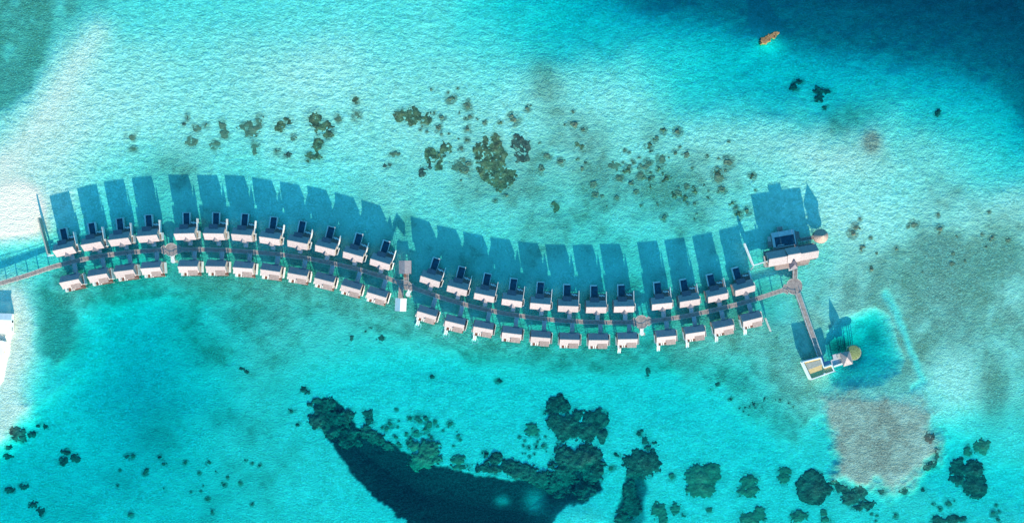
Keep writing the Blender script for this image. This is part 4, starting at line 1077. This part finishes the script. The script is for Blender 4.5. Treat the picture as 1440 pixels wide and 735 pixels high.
screen([(1060,374), (1055.3,380)], .8, 1.8, .3, 'pale', 'short pale screen stub running on from the bent white screen')
screen([(1077,447), (1084.5,466)], 1.0, 3.0, .45, 'rail', 'thin pale screen wall right of the last villa of the south row')

# ------------------------------------------------------------------ beach house on the left edge
def beach_house():
    x, y = at(-6, 441, 5); t = empty('beach_house', x, y, R(-2))
    g = MB().gable(-9.5, 7.6, -11.2, -3.4, .2, 2.7, 3.3, zb=2.9); g.build('roof', 'white', t)
    MB().box(-9.0, 7.0, -10.8, -.2, .3, 2.45).build('wall', 'white', t)
    MB().box(7.003, 7.1, -5, -3.9, .9, 2.4).build('door', 'dark', t)
    f = MB().box(7.003, 7.08, -9.6, -7.6, 1.3, 2.3).build('window', 'wall', t); MB().box(7.081, 7.1, -9.45, -7.75, 1.4, 2.2).build('pane', 'dark', f)
    tag(t, 'white roofed beach house cut by the left edge of the picture', 'house')
    x, y = at(0, 494, 3); t = empty('beach_cabin', x, y, R(-12))
    MB().gable_y(-6.2, 6.0, -5, -2, 1.6, 2.4, 2.9).build('roof', 'white', t)
    MB().box(-4.4, 1.2, -5.8, 5.6, .3, 2.15).build('wall', 'wall', t)
    MB().box(1.203, 1.26, -1, .0, .6, 2.1).build('door', 'dark', t)
    tag(t, 'small white beach cabin on the sand below the beach house', 'cabin')
    x, y = at(9.5, 459, 1.5); t = empty('deck_box', x, y, R(-3))
    MB().box(-.9, .9, -.8, .8, .5, 1.5).build('crate_body', 'wall', t); MB().box(-1, 1, -.9, .9, 1.503, 1.65).build('lid', 'roof_dark', t)
    tag(t, 'brown storage box on the sand right of the beach house', 'storage box')
beach_house()

# ------------------------------------------------------------------ light, sky, camera
EL, AZ = R(13.0), R(11.5)
S = Vector((math.cos(EL)*math.sin(AZ), -math.cos(EL)*math.cos(AZ), math.sin(EL)))     # towards the sun
sun = bpy.data.lights.new('sun', 'SUN'); sun.energy = 5.0; sun.angle = R(.5); sun.color = (1, .87, .68)
so = bpy.data.objects.new('sun', sun); col.objects.link(so); so.rotation_euler = S.to_track_quat('Z', 'Y').to_euler(); so.location = (0, -100, 200)
world = bpy.data.worlds.new('World'); scene.world = world; world.use_nodes = True
nt = world.node_tree; bg = nt.nodes['Background']
sky = nt.nodes.new('ShaderNodeTexSky'); sky.sky_type = 'NISHITA'; sky.sun_disc = False; sky.sun_elevation = EL
sky.sun_rotation = math.atan2(S.x, S.y); sky.altitude = 0; sky.air_density = 1.0; sky.dust_density = .6; sky.ozone_density = 2.5
tint = nt.nodes.new('ShaderNodeMix'); tint.data_type = 'RGBA'; tint.blend_type = 'MULTIPLY'; tint.inputs[0].default_value = 1
tint.inputs[7].default_value = (.24, .98, 1.14, 1)       # red taken out of the sky light to turn the shade bluer
nt.links.new(sky.outputs[0], tint.inputs[6]); nt.links.new(tint.outputs[2], bg.inputs[0]); bg.inputs[1].default_value = .135
cd = bpy.data.cameras.new('camera'); cam = bpy.data.objects.new('camera', cd); col.objects.link(cam)
cam.location = (0, 0, H); cd.sensor_width = 36; cd.lens = 36*H/(1440*SC); cd.clip_end = 12000; cd.clip_start = 1
scene.camera = cam
scene.view_settings.view_transform = 'Standard'; scene.view_settings.look = 'None'; scene.view_settings.gamma = 1
scene.view_settings.exposure = 1.42
scene.cycles.use_denoising = True
scene.cycles.max_bounces = 6; scene.cycles.transparent_max_bounces = 16; scene.cycles.diffuse_bounces = 2
